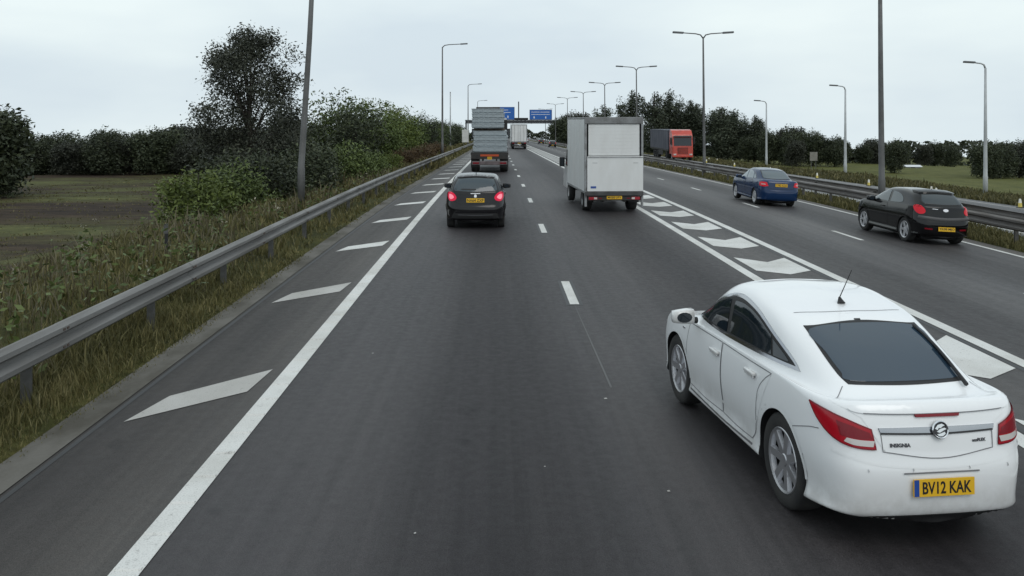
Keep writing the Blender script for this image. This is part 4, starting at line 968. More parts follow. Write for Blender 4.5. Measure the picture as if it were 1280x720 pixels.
# ------------------------------------------------------------------ barriers, lamps, gantry, cones
GALV = dirt_mat('weathered_galvanised_rail', (.20, .197, .192), (.12, .115, .108), 1.4, .55, .25, stretch=(1, .3, 5), lo=.35, hi=.7)
GALVD = dirt_mat('dull_post_steel', (.10, .10, .098), (.05, .047, .042), 3, .6, .3)
GALVR = dirt_mat('brown_stained_rail', (.17, .16, .155), (.085, .072, .062), 1.4, .55, .2, stretch=(1, .3, 5), lo=.35, hi=.7)
RAILP = [(-.004, .745), (.03, .745), (.082, .705), (.085, .655), (.018, .605), (.018, .565), (.085, .515), (.082, .465), (.03, .425), (-.004, .425)]
BOLT = mat('rusty_bolt', (.07, .05, .04), .7)
def barrier(name, x, side, y0, y1, label, seg=4.0, dz=0, post=3.2, vis=300):
    r = empty(name, (x, y0, G(x, y0))); tag(r, label, 'crash barrier', 'motorway crash barriers'); z00 = G(x, y0)
    y = y0; i = 0
    while y < y1:
        ye = y + seg * (1 if y < 120 else 4); m = MB(); v = []
        lap = .006 if i % 2 else 0
        for yy in (y - .15, ye):
            for (d, z) in RAILP: v.append((side * (d + lap), yy - y0, z + dz + G(x, yy) - z00))
        n = len(RAILP); m.add(v, [(k, k+1, n+k+1, n+k) for k in range(n-1)]); sec = m.build('rail_section', GALV if x < 0 else GALVR, r)
        if y < 60:
            bt = MB()
            for (d, z) in ((.088, .68), (.088, .49)):
                for oy in (-.11, -.03): bt.add([(side*(d + lap + e), y + oy - y0 + a, z + dz + b + G(x, y) - z00) for e in (0, .012) for a, b in ((-.018, -.012), (.018, -.012), (.018, .012), (-.018, .012))], [(4, 5, 6, 7), (0, 1, 5, 4), (1, 2, 6, 5), (2, 3, 7, 6), (3, 0, 4, 7)])
            bt.build('splice_bolt', BOLT, sec)['kind'] = 'stuff'
        y = ye; i += 1
    y = y0 + 1; me = None
    while y < min(y1, 200):
        if me is None:
            m = MB(); m.box(-.05, .05, -.03, .03, -.3, .70 + dz, .006); m.box(min(-side*.0, side*.05), max(0, side*.05), -.05, .05, .47 + dz, .69 + dz, .004); o = m.build('post', GALVD, r); me = o.data
        else: o = link('post', me, None, r)
        o.location = (-side * .055, y - y0, G(x, y) - z00); y += post
    return r
barrier('crash_barrier', -4.80, 1, 1.5, 330, 'galvanised steel crash barrier along the grass verge beside the hatched shoulder')
barrier('crash_barrier', 13.75, -1, 6, 330, 'galvanised steel crash barrier facing the outer lane of our carriageway')
barrier('crash_barrier', 15.15, 1, 8, 330, 'galvanised steel crash barrier facing the opposite carriageway', post=6.4)
POLE = dirt_mat('lamp_column_grey', (.115, .115, .115), (.08, .08, .078), 1, .5, .2); POLEL = dirt_mat('pale_lamp_column', (.42, .44, .45), (.34, .35, .36), 1, .5, .1)
HEAD = mat('lantern_grey', (.08, .085, .09), .5)
def lamp(x, y, h, arms, label, r0=.11, m=POLE, arm=1.6, rise=.25, lean=0, group='street lamps along the motorway', cat='street lamp', z=None):
    z0 = G(x, y) if z is None else z
    o = empty('street_lamp', (x, y, z0)); tag(o, label, cat, group)
    p = MB(); p.tube([(0, 0, -.3), (0, 0, 1.2), (0, 0, 1.25), (lean*.5, 0, h*.5), (lean, 0, h)], [r0*1.15, r0*1.15, r0, r0*.82, r0*.55], 10); p.build('column', m, o, True)
    for sg in arms:
        a = MB(); a.tube([(lean, 0, h - .05), (lean + sg*arm*.12, 0, h + rise*.7), (lean + sg*arm*.35, 0, h + rise), (lean + sg*arm, 0, h + rise*1.25)], [r0*.5, r0*.45, r0*.4, r0*.35], 8); q = a.build('arm', m, o, True)
        b = MB(); b.prismx([(-.14, -.06), (-.12, .07), (.12, .07), (.14, -.06)], -.38, .38); l_ = b.build('lantern', HEAD, o, bevel=.03); l_.location = (lean + sg*(arm + .25), 0, h + rise*1.3); l_.rotation_euler = (0, -sg*.06, 0)
    return o
lamp(-6.5, 28.6, 11.0, [1], 'tall grey lamp column standing on the verge behind the crash barrier', .105, arm=1.6, lean=.55)
lamp(-5.75, 90, 11.4, [1], 'lamp column with one arm over the verge beyond the hedge', .11, arm=2.0)
lamp(-5.4, 158, 11.2, [1], 'more distant one-armed lamp beside the flatbed lorry', .11, arm=1.9)
lamp(-5.2, 225, 10.8, [1], 'farthest one-armed lamp column over the verge', .11, arm=1.9)
# bare pole on the verge
o = empty('sign_pole', (-7.0, 128, G(-7, 128))); tag(o, 'thin bare pole rising above the hedge', 'pole'); MB().tube([(0, 0, -.2), (0, 0, 8.4)], [.10, .08], 8).build('column', POLEL, o, True); MB().tube([(0, 0, 8.4), (0, 0, 8.55)], [.1, .02], 8).build('cap', POLEL, o, True)
ORD = ['closest', 'second', 'third', 'fourth', 'fifth', 'sixth', 'seventh', 'eighth']
for k, (y, h) in enumerate([(32.5, 10.6), (60.4, 9.6), (89.5, 9.5), (116, 9.4), (145, 9.6), (178, 10), (215, 10), (260, 10)]):
    lamp(14.45, y, h, [-1, 1], ORD[k] + ' twin-armed lamp column along the central reservation', .11 if k == 0 else .10, arm=1.5, rise=.28, lean=-.08)
for k, (x, y, h) in enumerate([(33.2, 58.8, 8.6), (32.6, 81, 8.2), (32.2, 103.5, 7.6)]):
    lamp(x, y, h, [-1], ['tall pale lamp column by the field on the right edge', 'pale lamp column standing between the cones and the wood', 'farthest pale lamp column beside the poplar trees'][k], .13, POLEL, arm=.85, rise=.3, group='pale lamp columns beyond the opposite carriageway')
# marker cones beside the opposite carriageway
CW = mat('cone_white', (.72, .70, .62), .6); CY = mat('cone_yellow', (.62, .50, .12), .6)
cone_data = None
CPOS = [(23.1, 38.2), (23.25, 45.8), (23.9, 47.6), (23.2, 54.0), (23.3, 63), (23.2, 73.5), (23.3, 85), (23.2, 96), (23.4, 108), (28.5, 119), (29.6, 121), (31.0, 122), (33.6, 123.5)]
CLAB = ['white and yellow cone at the right edge of the picture', 'white and yellow cone above the tail of the black hatchback', 'white cone standing in grass just behind another cone', 'white and yellow cone above the roof of the black hatchback', 'white and yellow cone left of the dark lamp column',
        'sixth cone along the opposite carriageway', 'seventh cone along the opposite carriageway', 'eighth cone along the opposite carriageway', 'cone beside the red lorry on the opposite carriageway', 'first of four white cones under the poplar trees', 'second of four white cones under the poplar trees', 'third of four white cones under the poplar trees', 'last of four white cones under the poplar trees']
for i, (x, y) in enumerate(CPOS):
    r = empty('marker_cone', (x, y, G(x, y) + .01)); tag(r, CLAB[i], 'cone', 'marker cones on the opposite side')
    if cone_data is None:
        def prim(f):
            m = MB(); f(m); k = m.build('tmp', None); d = k.data; bpy.data.objects.remove(k); return d
        cone_data = [('foot', prim(lambda m: m.box(-.12, .12, -.12, .12, 0, .04, .012)), BLACK), ('lower_sleeve', prim(lambda m: m.tube([(0, 0, .04), (0, 0, .22)], [.085, .07], 14)), CY), ('upper_sleeve', prim(lambda m: m.tube([(0, 0, .22), (0, 0, .40)], [.069, .042], 14)), CW)]
        for _, d, mm in cone_data: d.materials.append(mm)
    for nm, d, mm in cone_data: link(nm, d, None, r)
# gantry with direction signs
GY = 255; gz = prof(GY); ga = empty('sign_gantry', (0, GY, gz)); tag(ga, 'dark steel gantry carrying blue signs across the carriageway', 'gantry')
GST = mat('gantry_steel', (.045, .047, .055), .55, .3)
tr = MB()
for yy in (-.5, .5):
    for zz in (5.6, 6.5): tr.box(-9.6, 18.6, yy - .09, yy + .09, zz - .09, zz + .09)
for k in range(24):
    x = -9.4 + k * 1.17
    tr.tube([(x, -.5, 5.6), (x + 1.17, -.5, 6.5)], .06, 5).tube([(x, .5, 6.5), (x + 1.17, .5, 5.6)], .06, 5)
tr.box(-9.6, 18.6, -.45, .45, 5.62, 5.70); tr.build('truss', GST, ga)
MB().box(-9.5, 18.5, -.44, -.40, 5.72, 6.38).build('fascia', GST, ga)
for x in (-9.3, 18.3):
    for yy in (-.5, .5): MB().box(x - .2, x + .2, yy - .2, yy + .2, -3 if x > 0 else -1, 6.6, .02).build('leg', GST, ga)
SB = mat('motorway_blue', (.016, .11, .40), .5); SW = mat('sign_white', (.75, .76, .78), .5); SIGNB = mat('sign_back', (.05, .05, .055), .6)
def sign(parent, x0, x1, z0, z1, lines):
    MB().box(x0, x1, -.72, -.62, z0, z1, .02).build('sign_edge', SIGNB, parent); s = MB().box(x0 + .1, x1 - .1, -.76, -.721, z0 + .1, z1 - .1, .01).build('sign_panel', SB, parent)
    for (a, b, c, d) in lines: MB().box(x0 + a, x0 + b, -.775, -.761, z0 + c, z0 + d).build('sign_legend', SW, s)
    for x in (x0 + .5, x1 - .5): MB().box(x - .08, x + .08, -.61, -.5, 5.4, z1 - .2).build('sign_bracket', GST, parent)
sign(ga, 9.4, 16.0, 6.62, 9.6, [(.5, 3.0, 2.2, 2.34), (3.2, 5.9, 2.2, 2.34), (.5, 6.0, 1.5, 1.62), (1.2, 1.5, .4, 1.0), (4.6, 4.9, .4, 1.0)])
sign(ga, -1.4, 5.0, 6.62, 10.4, [(.5, 4.5, 2.8, 2.95), (.5, 5.2, 2.1, 2.24), (.9, 1.2, .5, 1.2), (4.3, 4.6, .5, 1.2)])
MB().box(4.9, 9.0, -.7, -.45, 6.55, 7.2, .03).build('message_board', BLACK, ga)
MB().tube([(6.2, 0, 6.5), (6.2, 0, 12.0)], .16, 8).build('mast', GST, ga)
# small sign boards
def board(name, x, y, w, z0, z1, m, label, cat, z=None):
    r = empty(name, (x, y, G(x, y))); tag(r, label, cat)
    MB().box(-w/2, w/2, -.03, .0, z0, z1, .008).build('board', m, r)
    for sx in (-.3, .3): MB().tube([(sx*w, .04, -.3), (sx*w, .04, z1 - .05)], .04, 8).build('post', POLE, r)
    return r
board('roadside_sign', -5.6, 150, 1.15, .9, 3.1, dirt_mat('white_board', (.6, .6, .58), (.48, .47, .45), 1.3, .5), 'tall white board sign on posts left of the flatbed lorry', 'sign')
board('small_sign', 39.5, 108, .95, 1.2, 2.3, dirt_mat('grey_sign_back', (.22, .21, .19), (.16, .15, .13), 2, .6), 'small grey square sign among the trees across the carriageway', 'sign')
# short stake among the weeds
st = empty('marker_stake', (-6.9, 18.0, G(-6.9, 18))); tag(st, 'short dark stake in the weeds behind the crash barrier', 'stake'); MB().box(-.03, .03, -.03, .03, -.2, .62, .008).build('post', BLACK, st); MB().box(-.045, .045, -.04, -.031, .42, .60, .003).build('number_tab', GALVD, st)
# distant shed and vans right of the road
def shed(x, y, w, d, h, pm, rm, label):
    r = empty('far_shed', (x, y, G(x, y) - .2)); tag(r, label, 'shed')
    MB().box(-w/2, w/2, 0, d, 0, h).build('wall', pm, r); MB().prismx([(-.3, h), (d/2, h + d*.22), (d + .3, h)], -w/2 - .2, w/2 + .2).build('roof', rm, r)
    MB().box(-w*.2, w*.1, -.06, -.01, 0, h*.8).build('door', BLACK, r)
shed(65.5, 136, 2.2, 1.2, .4, VANW, mat('pale_sheet_roof', (.6, .62, .64), .4), 'low pale shed with bright roof in front of the far wood')
# ------------------------------------------------------------------ vegetation
def Gn(x, y):
    z = G(x, y)
    if x < -5 or x > 24.5: z += min(1, (abs(x) - 5) / 4) * .16 * noise.noise((x*.35, y*.35, 1)) + min(1, max(0, abs(x) - 25) / 20) * .5 * noise.noise((x*.03, y*.03, 7))
    return z
def np_mesh(name, V, nper, m, parent=None):
    """V: (n, nper, 3) polygons without shared corners"""
    n = len(V); me = bpy.data.meshes.new(name); me.vertices.add(n*nper); me.vertices.foreach_set('co', V.reshape(-1).astype(np.float32))
    me.loops.add(n*nper); me.loops.foreach_set('vertex_index', np.arange(n*nper, dtype=np.int32)); me.polygons.add(n)
    me.polygons.foreach_set('loop_start', np.arange(0, n*nper, nper, dtype=np.int32)); me.polygons.foreach_set('loop_total', np.full(n, nper, dtype=np.int32))
    me.update(calc_edges=True)
    if m is not None: me.materials.append(m)
    return me
def crown(name, seed, lobes, clumps, per, size, spread, m, shell=.45, droop=0, wexp=.75):
    rng = np.random.default_rng(seed); lb = np.array(lobes, float)
    wt = lb[:, 3]*lb[:, 4]*lb[:, 5]; wt = wt**wexp; wt /= wt.sum()
    k = rng.choice(len(lb), clumps, p=wt); d = rng.normal(size=(clumps, 3)); d /= np.linalg.norm(d, axis=1)[:, None]
    rad = rng.random(clumps)**shell * rng.uniform(.85, 1.12, clumps)
    C = lb[k, :3] + d*rad[:, None]*lb[k, 3:6]
    n = clumps*per; P = np.repeat(C, per, 0) + rng.normal(size=(n, 3))*spread*np.array([1, 1, .75])
    P[:, 2] = np.maximum(P[:, 2], .05)
    a = rng.normal(size=(n, 3)); a[:, 2] = a[:, 2]*.7 - droop; a /= np.linalg.norm(a, axis=1)[:, None]
    b = rng.normal(size=(n, 3)); b -= a*(a*b).sum(1)[:, None]; b /= np.linalg.norm(b, axis=1)[:, None]
    s = size*rng.uniform(.6, 1.35, n)[:, None]; w = s*rng.uniform(.28, .5, n)[:, None]
    V = np.stack([P - a*s*.5, P + b*w*.5 - a*s*.08, P + a*s*.5, P - b*w*.5 - a*s*.08], 1)
    return np_mesh(name, V, 4, m), C
def trunk(name, seed, h, r, C, nl, m, tops=.8, sub=0):
    rng = np.random.default_rng(seed + 50); t = MB(); pts = [(0, 0, -.4), (0, 0, .05)]
    x = y = 0
    for k in range(1, 6): x += rng.normal()*.03*h/6; y += rng.normal()*.03*h/6; pts.append((x, y, h*tops*k/5))
    t.tube(pts, [r*1.35, r*1.15, r*.95, r*.8, r*.6, r*.4, r*.18], 8)
    for i in rng.choice(len(C), min(nl, len(C)), replace=False):
        c = C[i]; f = min(.85, max(.12, (c[2]/(h*tops))*.55)); k = f*5; i0 = int(k) + 1; a = Vector(pts[i0]).lerp(Vector(pts[min(i0+1, 6)]), k - int(k)); b = Vector(c); mid = a.lerp(b, .5) + Vector((0, 0, .10*(b - a).length))
        t.tube([a, mid, b], [r*.42*(1 - f*.6), r*.24*(1 - f*.5), r*.05], 5, False)
        for j in range(sub):
            e = b + Vector(rng.normal(size=3))*.13*h*.5; t.tube([mid.lerp(b, rng.uniform(.1, .8)), e], [r*.09, r*.03], 4, False)
    o = t.build(name, m); d = o.data; bpy.data.objects.remove(o); return d
BARK = dirt_mat('bark', (.055, .045, .036), (.03, .026, .022), 8, .9, stretch=(1, 1, .3))
LD = leaf_mat('dark_leaves', (.022, .029, .019), (.036, .046, .025), (.062, .072, .036))
LM = leaf_mat('mid_green_leaves', (.036, .052, .018), (.066, .092, .026), (.115, .15, .045))
LG = leaf_mat('bright_green_leaves', (.05, .07, .017), (.09, .12, .027), (.15, .185, .048))
LA = leaf_mat('grey_green_leaves', (.020, .024, .018), (.034, .038, .027), (.06, .064, .045))
LB = leaf_mat('rusty_leaves', (.05, .03, .016), (.08, .05, .024), (.12, .085, .04))
LP = leaf_mat('hazed_poplar_leaves', (.034, .044, .031), (.052, .064, .042), (.082, .092, .058))  # leaf colours greyed and lightened to stand in for distance haze
PROTO = {}
def proto(key, seed, h, lobes, clumps, per, size, spread, m, r, nl, shell=.45, tops=.8, sub=0, droop=0, wexp=.75):
    cm, C = crown('crown', seed, lobes, clumps, per, size, spread, m, shell, droop, wexp); PROTO[key] = (h, cm, trunk('trunk', seed, h, r, C, nl, BARK, tops, sub))
rr = random.Random(11)
def lobes_round(h, w, n, z0=.25, seed=0):
    q = random.Random(seed); L = [(0, 0, h*.60, w*.42, w*.42, h*.36), (0, 0, h*.28, w*.40, w*.40, h*.26)]
    for k in range(n):
        a = 2*math.pi*k/n + q.uniform(-.4, .4); rad = w*q.uniform(.18, .32); z = h*q.uniform(z0 + .12, .78); s = w*q.uniform(.16, .27)
        L.append((rad*math.cos(a), rad*math.sin(a), z, s, s, s*q.uniform(.75, 1.1)))
    return L
for i, (m, sd) in enumerate(((LD, 1), (LD, 2), (LA, 3))): proto('round%d' % i, sd, 8, lobes_round(8, 7.4, 14, -.02, sd), 1150, 9, .46, .36, m, .22, 14, .35)
for i, (m, sd) in enumerate(((LD, 21), (LM, 22), (LG, 23), (LB, 24))): proto('bush%d' % i, sd, 3, [(0, 0, 1.2, 1.3, 1.3, 1.15)] + [(1.1*math.cos(a + sd), 1.1*math.sin(a + sd), .8 + .5*math.sin(a*3 + sd), .75, .75, .8) for a in (0, 1.05, 2.1, 3.14, 4.2, 5.2)], 520, 9, .19, .17, m, .06, 16, .42, .7)
for i, (m, sd) in enumerate(((LM, 31), (LG, 32), (LD, 33))): proto('small%d' % i, sd, 6, lobes_round(6, 5.4, 10, .05, sd), 800, 9, .25, .22, m, .14, 18, .42)
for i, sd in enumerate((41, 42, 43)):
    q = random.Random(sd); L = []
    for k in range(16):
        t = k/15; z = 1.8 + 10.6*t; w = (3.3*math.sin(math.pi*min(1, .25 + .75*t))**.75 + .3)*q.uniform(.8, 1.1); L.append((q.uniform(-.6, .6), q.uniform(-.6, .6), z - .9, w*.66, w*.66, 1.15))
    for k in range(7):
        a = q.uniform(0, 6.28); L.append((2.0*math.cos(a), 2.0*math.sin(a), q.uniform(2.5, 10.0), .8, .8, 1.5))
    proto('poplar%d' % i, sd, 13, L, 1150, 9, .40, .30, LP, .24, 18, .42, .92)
# the tall airy tree: open clusters on visible boughs
q = random.Random(5); L = []
L += [(0, 0, 4.2, 1.5, 1.5, 1.5), (.2, 0, 5.4, 1.2, 1.2, 1.1), (-.3, .2, 3.2, 1.3, 1.3, .9), (-1.9, .3, 2.6, .95, .95, .8), (1.7, -.3, 2.7, .95, .95, .8), (-1.6, -.6, 3.7, .9, .9, .8), (1.7, .4, 3.9, .9, .9, .85), (-1.2, .2, 4.9, .85, .85, .75), (0, 0, 2.2, 1.5, 1.5, .7), (1.2, .2, 5.2, .8, .8, .8)] * 2
for k in range(60):
    a = q.uniform(0, 6.28); t = q.random(); z = 1.7 + 5.5*t; w = 3.0*math.sin(math.pi*(.40 + .52*t))**.65*q.uniform(.3, 1.0); s = q.uniform(.42, .8); L.append((w*math.cos(a), w*math.sin(a), z, s, s, s*.85))
proto('airy', 5, 7.6, L, 2700, 11, .15, .20, LA, .11, 50, .5, .86, 2, wexp=.3)
USED = {}
def tree(key, x, y, h, label, cat='tree', name=None, group=None, rot=None, sw=1.0, z=None):
    H0, cm, tm = PROTO[key]; s = h/H0; nm = name or ('shrub' if key.startswith('bush') else 'tree')
    o = empty(nm, (x, y, (Gn(x, y) if z is None else z) - .05), rr.uniform(0, 6.28) if rot is None else rot); o.scale = (s*sw, s*sw, s); tag(o, label, cat, group)
    link('foliage' if cat == 'shrub' else 'crown', cm, None, o); link('stem' if cat == 'shrub' else 'trunk', tm, None, o); return o
tree('airy', -10.9, 38, 7.7, 'tall open-crowned tree rising above the roadside bushes', name='airy_tree', rot=.4, sw=.92, z=-.55)
# roadside bushes and small trees along the left verge
for (key, x, y, h, lab, cat) in [
    ('bush2', -9.2, 26.5, 2.2, 'yellow-green bush on the bank in front of the dark shrubs', 'shrub'), ('bush1', -8.9, 29.0, 2.3, 'mid green bush right behind the yellow-green bush', 'shrub'), ('bush2', -9.9, 28.5, 2.0, 'light green bush at the edge of the ploughed field', 'shrub'),
    ('bush0', -8.4, 31.5, 2.5, 'dark shrub directly left of the tall lamp column', 'shrub'), ('bush0', -9.9, 33.5, 2.9, 'dark shrub at the foot of the airy tree', 'shrub'), ('bush0', -7.9, 35.5, 2.6, 'dark shrub just behind the tall lamp column', 'shrub'),
    ('bush0', -12.0, 40, 3.5, 'wide dark shrub left of the airy tree trunk', 'shrub'), ('bush0', -9.0, 41, 3.1, 'dark shrub right of the airy tree trunk', 'shrub'), ('bush1', -7.6, 44, 2.6, 'green shrub at the rail right of the tall lamp', 'shrub'),
    ('small2', -14.5, 46, 4.8, 'dark small tree behind the airy tree', 'tree'), ('small2', -11.5, 49, 5.0, 'dark small tree between the airy tree and the lamp', 'tree'), ('small0', -10.6, 58, 6.4, 'fresh green tree just right of the tall lamp column', 'tree'), ('small2', -8.8, 54, 4.6, 'dark small tree in front of the fresh green tree', 'tree'),
    ('small1', -9.8, 68, 6.0, 'light green tree on the verge, second right of the tall lamp', 'tree'), ('small0', -8.6, 66, 4.4, 'mid green tree in front of the light green tree', 'tree'), ('small1', -9.0, 77, 5.6, 'light green tree, third right of the tall lamp', 'tree'), ('small0', -8.6, 86, 5.2, 'mid green tree left of the one-armed lamp', 'tree'),
    ('small2', -8.4, 97, 5.0, 'dark tree just behind the one-armed lamp', 'tree'), ('small0', -8.2, 108, 4.6, 'green tree beyond the one-armed lamp', 'tree'), ('small2', -8.2, 120, 4.6, 'dark tree beyond the one-armed lamp', 'tree'), ('small0', -9.0, 134, 5.0, 'green tree near the bare pole', 'tree'), ('small2', -9.0, 150, 5.2, 'dark tree behind the white board sign', 'tree'),
    ('small2', -9.0, 172, 5.2, 'dark tree far along the left verge', 'tree'), ('small0', -9.5, 196, 5.4, 'farther green tree along the left verge', 'tree'), ('small2', -10, 225, 5.6, 'dark tree by the left leg of the gantry', 'tree'),
    ('bush3', -6.6, 62, 1.7, 'rusty brown shrub by the rail, closest of the brown ones', 'shrub'), ('bush3', -6.4, 70, 1.8, 'rusty brown shrub by the rail, second of the brown ones', 'shrub'), ('bush3', -6.5, 79, 1.9, 'rusty brown shrub by the rail, third of the brown ones', 'shrub'), ('bush3', -6.4, 91, 1.9, 'rusty brown shrub by the rail, last of the brown ones', 'shrub'),
    ('bush2', -6.9, 55, 1.5, 'yellow-green shrub behind the rail next to the brown shrubs', 'shrub'), ('bush1', -7.2, 50, 1.7, 'small green shrub behind the rail', 'shrub')]:
    tree(key, x, y, h, lab, cat, group='bushes and trees on the left bank')
NTH = 'first second third fourth fifth sixth seventh eighth ninth tenth eleventh twelfth thirteenth fourteenth fifteenth sixteenth seventeenth eighteenth'.split()
# wood beyond the field
q = random.Random(8); k = 0
for row, (y0, n) in enumerate(((148, 17), (158, 16), (170, 15))):
    for i in range(n):
        x = -88 + 54*(i + .5*(row % 2))/n + q.uniform(-.8, .8); y = y0 + q.uniform(-2, 2)
        tree('round%d' % (k % 3), x, y, q.uniform(5.2, 8.0) + row*.7 + (.8 if x > -60 else 0), ('dark round front-row tree of the wood beyond the field, %s from its left end' % NTH[i]) if row == 0 else 'dark round tree at the back of the wood beyond the brown field', group='wood beyond the brown field', sw=1.05); k += 1
tree('round0', -54.6, 92, 10.4, 'tall dark tree at the far left edge of the field', sw=1.0); tree('round1', -59, 98, 10.2, 'dark tree behind the tall tree at the left edge', sw=1.1); tree('round2', -55, 86, 7.5, 'dark tree beside the tall tree at the left edge')
for i, (x, y) in enumerate([(-36, 130), (-31, 120), (-27, 108), (-23, 96), (-20, 84), (-18, 72), (-16.5, 62)]):
    tree('round%d' % (i % 3), x, y, [8, 7.5, 7, 6.6, 6.2, 5.8, 5.4][i], 'dark tree in the belt between field and motorway', group='tree belt between field and motorway')
# opposite side
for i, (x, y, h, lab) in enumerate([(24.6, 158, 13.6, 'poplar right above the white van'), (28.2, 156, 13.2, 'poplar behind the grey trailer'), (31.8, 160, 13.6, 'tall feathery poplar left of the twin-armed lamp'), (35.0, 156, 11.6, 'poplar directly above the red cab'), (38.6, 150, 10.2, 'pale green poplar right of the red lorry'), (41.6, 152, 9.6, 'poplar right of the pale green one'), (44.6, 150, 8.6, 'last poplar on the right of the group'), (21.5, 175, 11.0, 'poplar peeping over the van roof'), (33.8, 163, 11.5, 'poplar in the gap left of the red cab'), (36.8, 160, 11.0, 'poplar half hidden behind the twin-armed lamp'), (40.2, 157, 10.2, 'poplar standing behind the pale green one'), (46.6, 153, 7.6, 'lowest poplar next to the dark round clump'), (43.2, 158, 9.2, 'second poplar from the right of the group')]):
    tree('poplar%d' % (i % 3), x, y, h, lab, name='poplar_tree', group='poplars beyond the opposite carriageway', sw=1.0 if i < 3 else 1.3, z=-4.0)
q = random.Random(4)
for (x, y, h, kk) in [(44, 140, 5.6, 0), (47, 138, 6.2, 1), (50, 137, 5.8, 0), (53, 136, 5.2, 1), (48.5, 144, 6.6, 2), (41.5, 143, 4.6, 1), (46, 133, 4.4, 2)]:
    tree('round%d' % kk, x, y, h, 'dark round tree in the clump right of the poplars', group='dark clump right of the poplars', sw=.85)
for (x, y, h, kk) in [(57, 150, 4.0, 2), (60, 152, 4.4, 0), (63, 149, 3.8, 1), (66, 150, 4.3, 2), (70, 158, 4.2, 0), (74, 160, 4.6, 1), (78, 158, 4.3, 2), (82, 162, 5, 0), (86, 164, 5, 1), (72, 166, 5.4, 2), (79, 170, 5.4, 0), (64, 162, 5, 0)]:
    tree('round%d' % kk, x, y, h, 'far dark tree in the low wood above the black hatchback', group='low far wood above the black hatchback', sw=.9)
tree('round0', 54.2, 118, 4.6, 'rounded dark tree right behind the dark lamp column', sw=.75)
for (x, y, h, kk) in [(57, 101, 4.2, 0), (60.5, 104, 4.8, 1), (64, 106, 4.6, 2), (67.5, 104, 4.2, 0), (71, 108, 4.8, 1), (76, 110, 5, 2), (62, 110, 4.6, 0), (69, 114, 5.2, 1)]:
    tree('round%d' % kk, x, y, h, 'dark tree in the clump behind the tall pale lamp', group='clump behind the tall pale lamp', sw=.95)
# the end of the road
for (x, y, h, lab) in [(19.5, 245, 9, 'tree by the right leg of the gantry'), (23, 262, 10.5, 'tall tree just behind the gantry'), (21, 300, 8, 'dark tree beyond the gantry'), (24, 330, 8, 'farther dark tree beyond the gantry'), (27, 215, 7, 'tree hidden partly by the van roof')]:
    tree('round%d' % (int(x) % 3), x, y, h, lab, z=prof(y) - .9)
def treeline(name, pts, h, seed, n, label, size=.95):
    rng = np.random.default_rng(seed); P = []
    for (x0, y0), (x1, y1) in zip(pts, pts[1:]):
        k = int(n*math.hypot(x1-x0, y1-y0)/100); t = rng.random(k); top = h*(.75 + .25*np.sin(t*17 + x0)*np.cos(t*7.3) ); P.append(np.stack([x0+(x1-x0)*t, y0+(y1-y0)*t + rng.normal(size=k)*3, rng.random(k)**.7*top + np.array([Gn(a, b) for a, b in zip(x0+(x1-x0)*t, y0+(y1-y0)*t)])], 1))
    P = np.concatenate(P); n = len(P); a = rng.normal(size=(n, 3)); a /= np.linalg.norm(a, axis=1)[:, None]; b = rng.normal(size=(n, 3)); b -= a*(a*b).sum(1)[:, None]; b /= np.linalg.norm(b, axis=1)[:, None]
    s = size*rng.uniform(.5, 1.4, n)[:, None]
    o = link(name, np_mesh(name, np.stack([P-a*s*.5, P+b*s*.4, P+a*s*.5, P-b*s*.4], 1), 4, LD)); tag(o, label, 'wood', kind='stuff')
treeline('far_treeline', [(-700, 330), (-300, 230), (-120, 200), (-40, 260), (-14, 420), (6, 520), (40, 480), (60, 330), (100, 205), (220, 215), (500, 300), (900, 420)], 6.5, 3, 5200, 'far-off mass of trees closing the horizon')

# ---- grass and weeds
GR = leaf_mat('grass_blades', (.044, .043, .018), (.088, .084, .030), (.19, .165, .075)); WD = leaf_mat('dry_weed', (.06, .05, .03), (.11, .095, .055), (.19, .17, .11))
def blades(name, n, xs, ys, hs, wid, seed, m, label, patch=.35, density=None):
    rng = np.random.default_rng(seed); u = rng.random(n); Y = ys[0]*(ys[1]/ys[0])**u; X = rng.uniform(xs[0], xs[1], n)
    nv = np.array([noise.noise((a*.7, b*.45, seed)) for a, b in zip(X, Y)]); keep = nv + rng.normal(size=n)*.25 > -patch
    X, Y, nv = X[keep], Y[keep], nv[keep]; n = len(X)
    Z = np.array([Gn(a, b) for a, b in zip(X, Y)]) - .02
    h = rng.uniform(*hs, n)*(.75 + .7*np.clip(nv + .3, 0, 1)); h = h*np.where(rng.random(n) < .05, 1.7, 1)
    if density is not None: h *= density(X)
    a = rng.random(n)*6.28; w = wid*rng.uniform(.6, 1.5, n)*np.maximum(1, Y/9); dx, dy = np.cos(a)*w, np.sin(a)*w; l = rng.normal(size=(n, 2))*.32*h[:, None]
    B = np.stack([X, Y, Z], 1)
    V = np.stack([B + np.stack([dx, dy, dx*0], 1), B + np.stack([l[:, 0]*.35 + dx*.8, l[:, 1]*.35 + dy*.8, h*.6], 1), B + np.stack([l[:, 0], l[:, 1], h], 1), B + np.stack([l[:, 0]*.35 - dx*.8, l[:, 1]*.35 - dy*.8, h*.6], 1), B - np.stack([dx, dy, dx*0], 1)], 1)
    o = link(name, np_mesh(name, V, 5, m)); tag(o, label, 'grass', kind='stuff'); return o
blades('grass', 90000, (-14, -4.12), (3.0, 75), (.07, .21), .0065, 1, GR, 'rough grass on the verge behind and under the crash barrier', patch=.12, density=lambda X: np.clip((-4.0 - X)*1.4, .22, 1.2))
blades('grass', 36000, (-5.9, -4.1), (4.2, 19), (.04, .15), .0045, 8, GR, 'short near grass between the kerb and the crash barrier', patch=.30, density=lambda X: np.clip((-4.0 - X)*1.8, .25, 1.3))
blades('grass', 52000, (13.22, 15.58), (7, 170), (.08, .22), .0045, 2, GR, 'grass strip in the central reservation under the barriers')
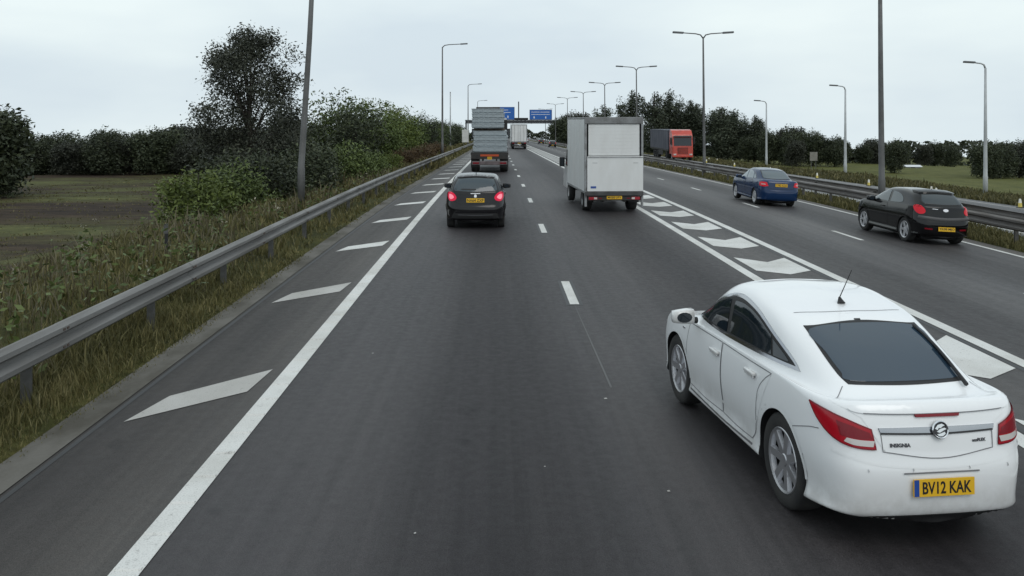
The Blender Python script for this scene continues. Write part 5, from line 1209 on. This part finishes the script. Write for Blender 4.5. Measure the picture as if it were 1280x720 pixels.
blades('grass', 50000, (23.85, 36), (26, 140), (.12, .32), .006, 3, GR, 'long grass beyond the opposite carriageway')
blades('grass', 16000, (-7.5, -4.3), (60, 220), (.15, .4), .010, 6, GR, 'verge grass far along the barrier')
blades('field_tufts', 30000, (-62, -13), (28, 135), (.04, .13), .006, 12, GR, 'grass tufts and stubble on the open field', -.05)
blades('dry_weeds', 9000, (-12, -5.0), (4, 60), (.18, .45), .006, 4, WD, 'dry straw-coloured weeds on the verge', .1)
# broad-leaved weeds and pale seed heads
rng = np.random.default_rng(9); n = 420; Yw = 4.5*(50/4.5)**rng.random(n); Xw = -5.15 - 5.5*rng.random(n)**1.3; Q = []; F_ = []
for x, y in zip(Xw, Yw):
    z = Gn(x, y); h = rng.uniform(.3, .75)
    for k in range(9):
        t = rng.uniform(.15, 1); c = np.array([x + rng.normal()*.10, y + rng.normal()*.10, z + h*t]); a = rng.normal(size=3); a[2] *= .5; a /= np.linalg.norm(a); b = np.cross(a, rng.normal(size=3)); b /= np.linalg.norm(b); s = rng.uniform(.035, .085)
        Q.append([c - a*s, c + b*s*.4, c + a*s, c - b*s*.4])
    if rng.random() < .07:
        for k in range(6):
            c = np.array([x + rng.normal()*.05, y + rng.normal()*.05, z + h*1.05 + rng.normal()*.04]); a = rng.normal(size=3)*.013; b = rng.normal(size=3)*.013; F_.append([c - a, c - b, c + a, c + b])
o = link('weeds', np_mesh('weeds', np.array(Q), 4, LM)); tag(o, 'broad-leaved green weeds among the verge grass', 'weeds', kind='stuff')
o = link('seed_heads', np_mesh('seed_heads', np.array(F_), 4, mat('pale_seed', (.30, .28, .22), .9))); tag(o, 'pale flower and seed heads among the verge weeds', 'weeds', kind='stuff')

for grp, lab in (('dark clump right of the poplars', 'dark round tree in the clump right of the poplars, %s from the poplars'), ('low far wood above the black hatchback', 'far dark tree in the low wood above the black hatchback, %s from left'),
                 ('clump behind the tall pale lamp', 'dark tree in the clump behind the tall pale lamp, %s from left'), ('tree belt between field and motorway', 'dark tree in the belt between field and motorway, %s from the field')):
    for i, o in enumerate(sorted([o for o in bpy.data.objects if o.get('group') == grp], key=lambda o: o.location.x / o.location.y)): o['label'] = lab % NTH[i]
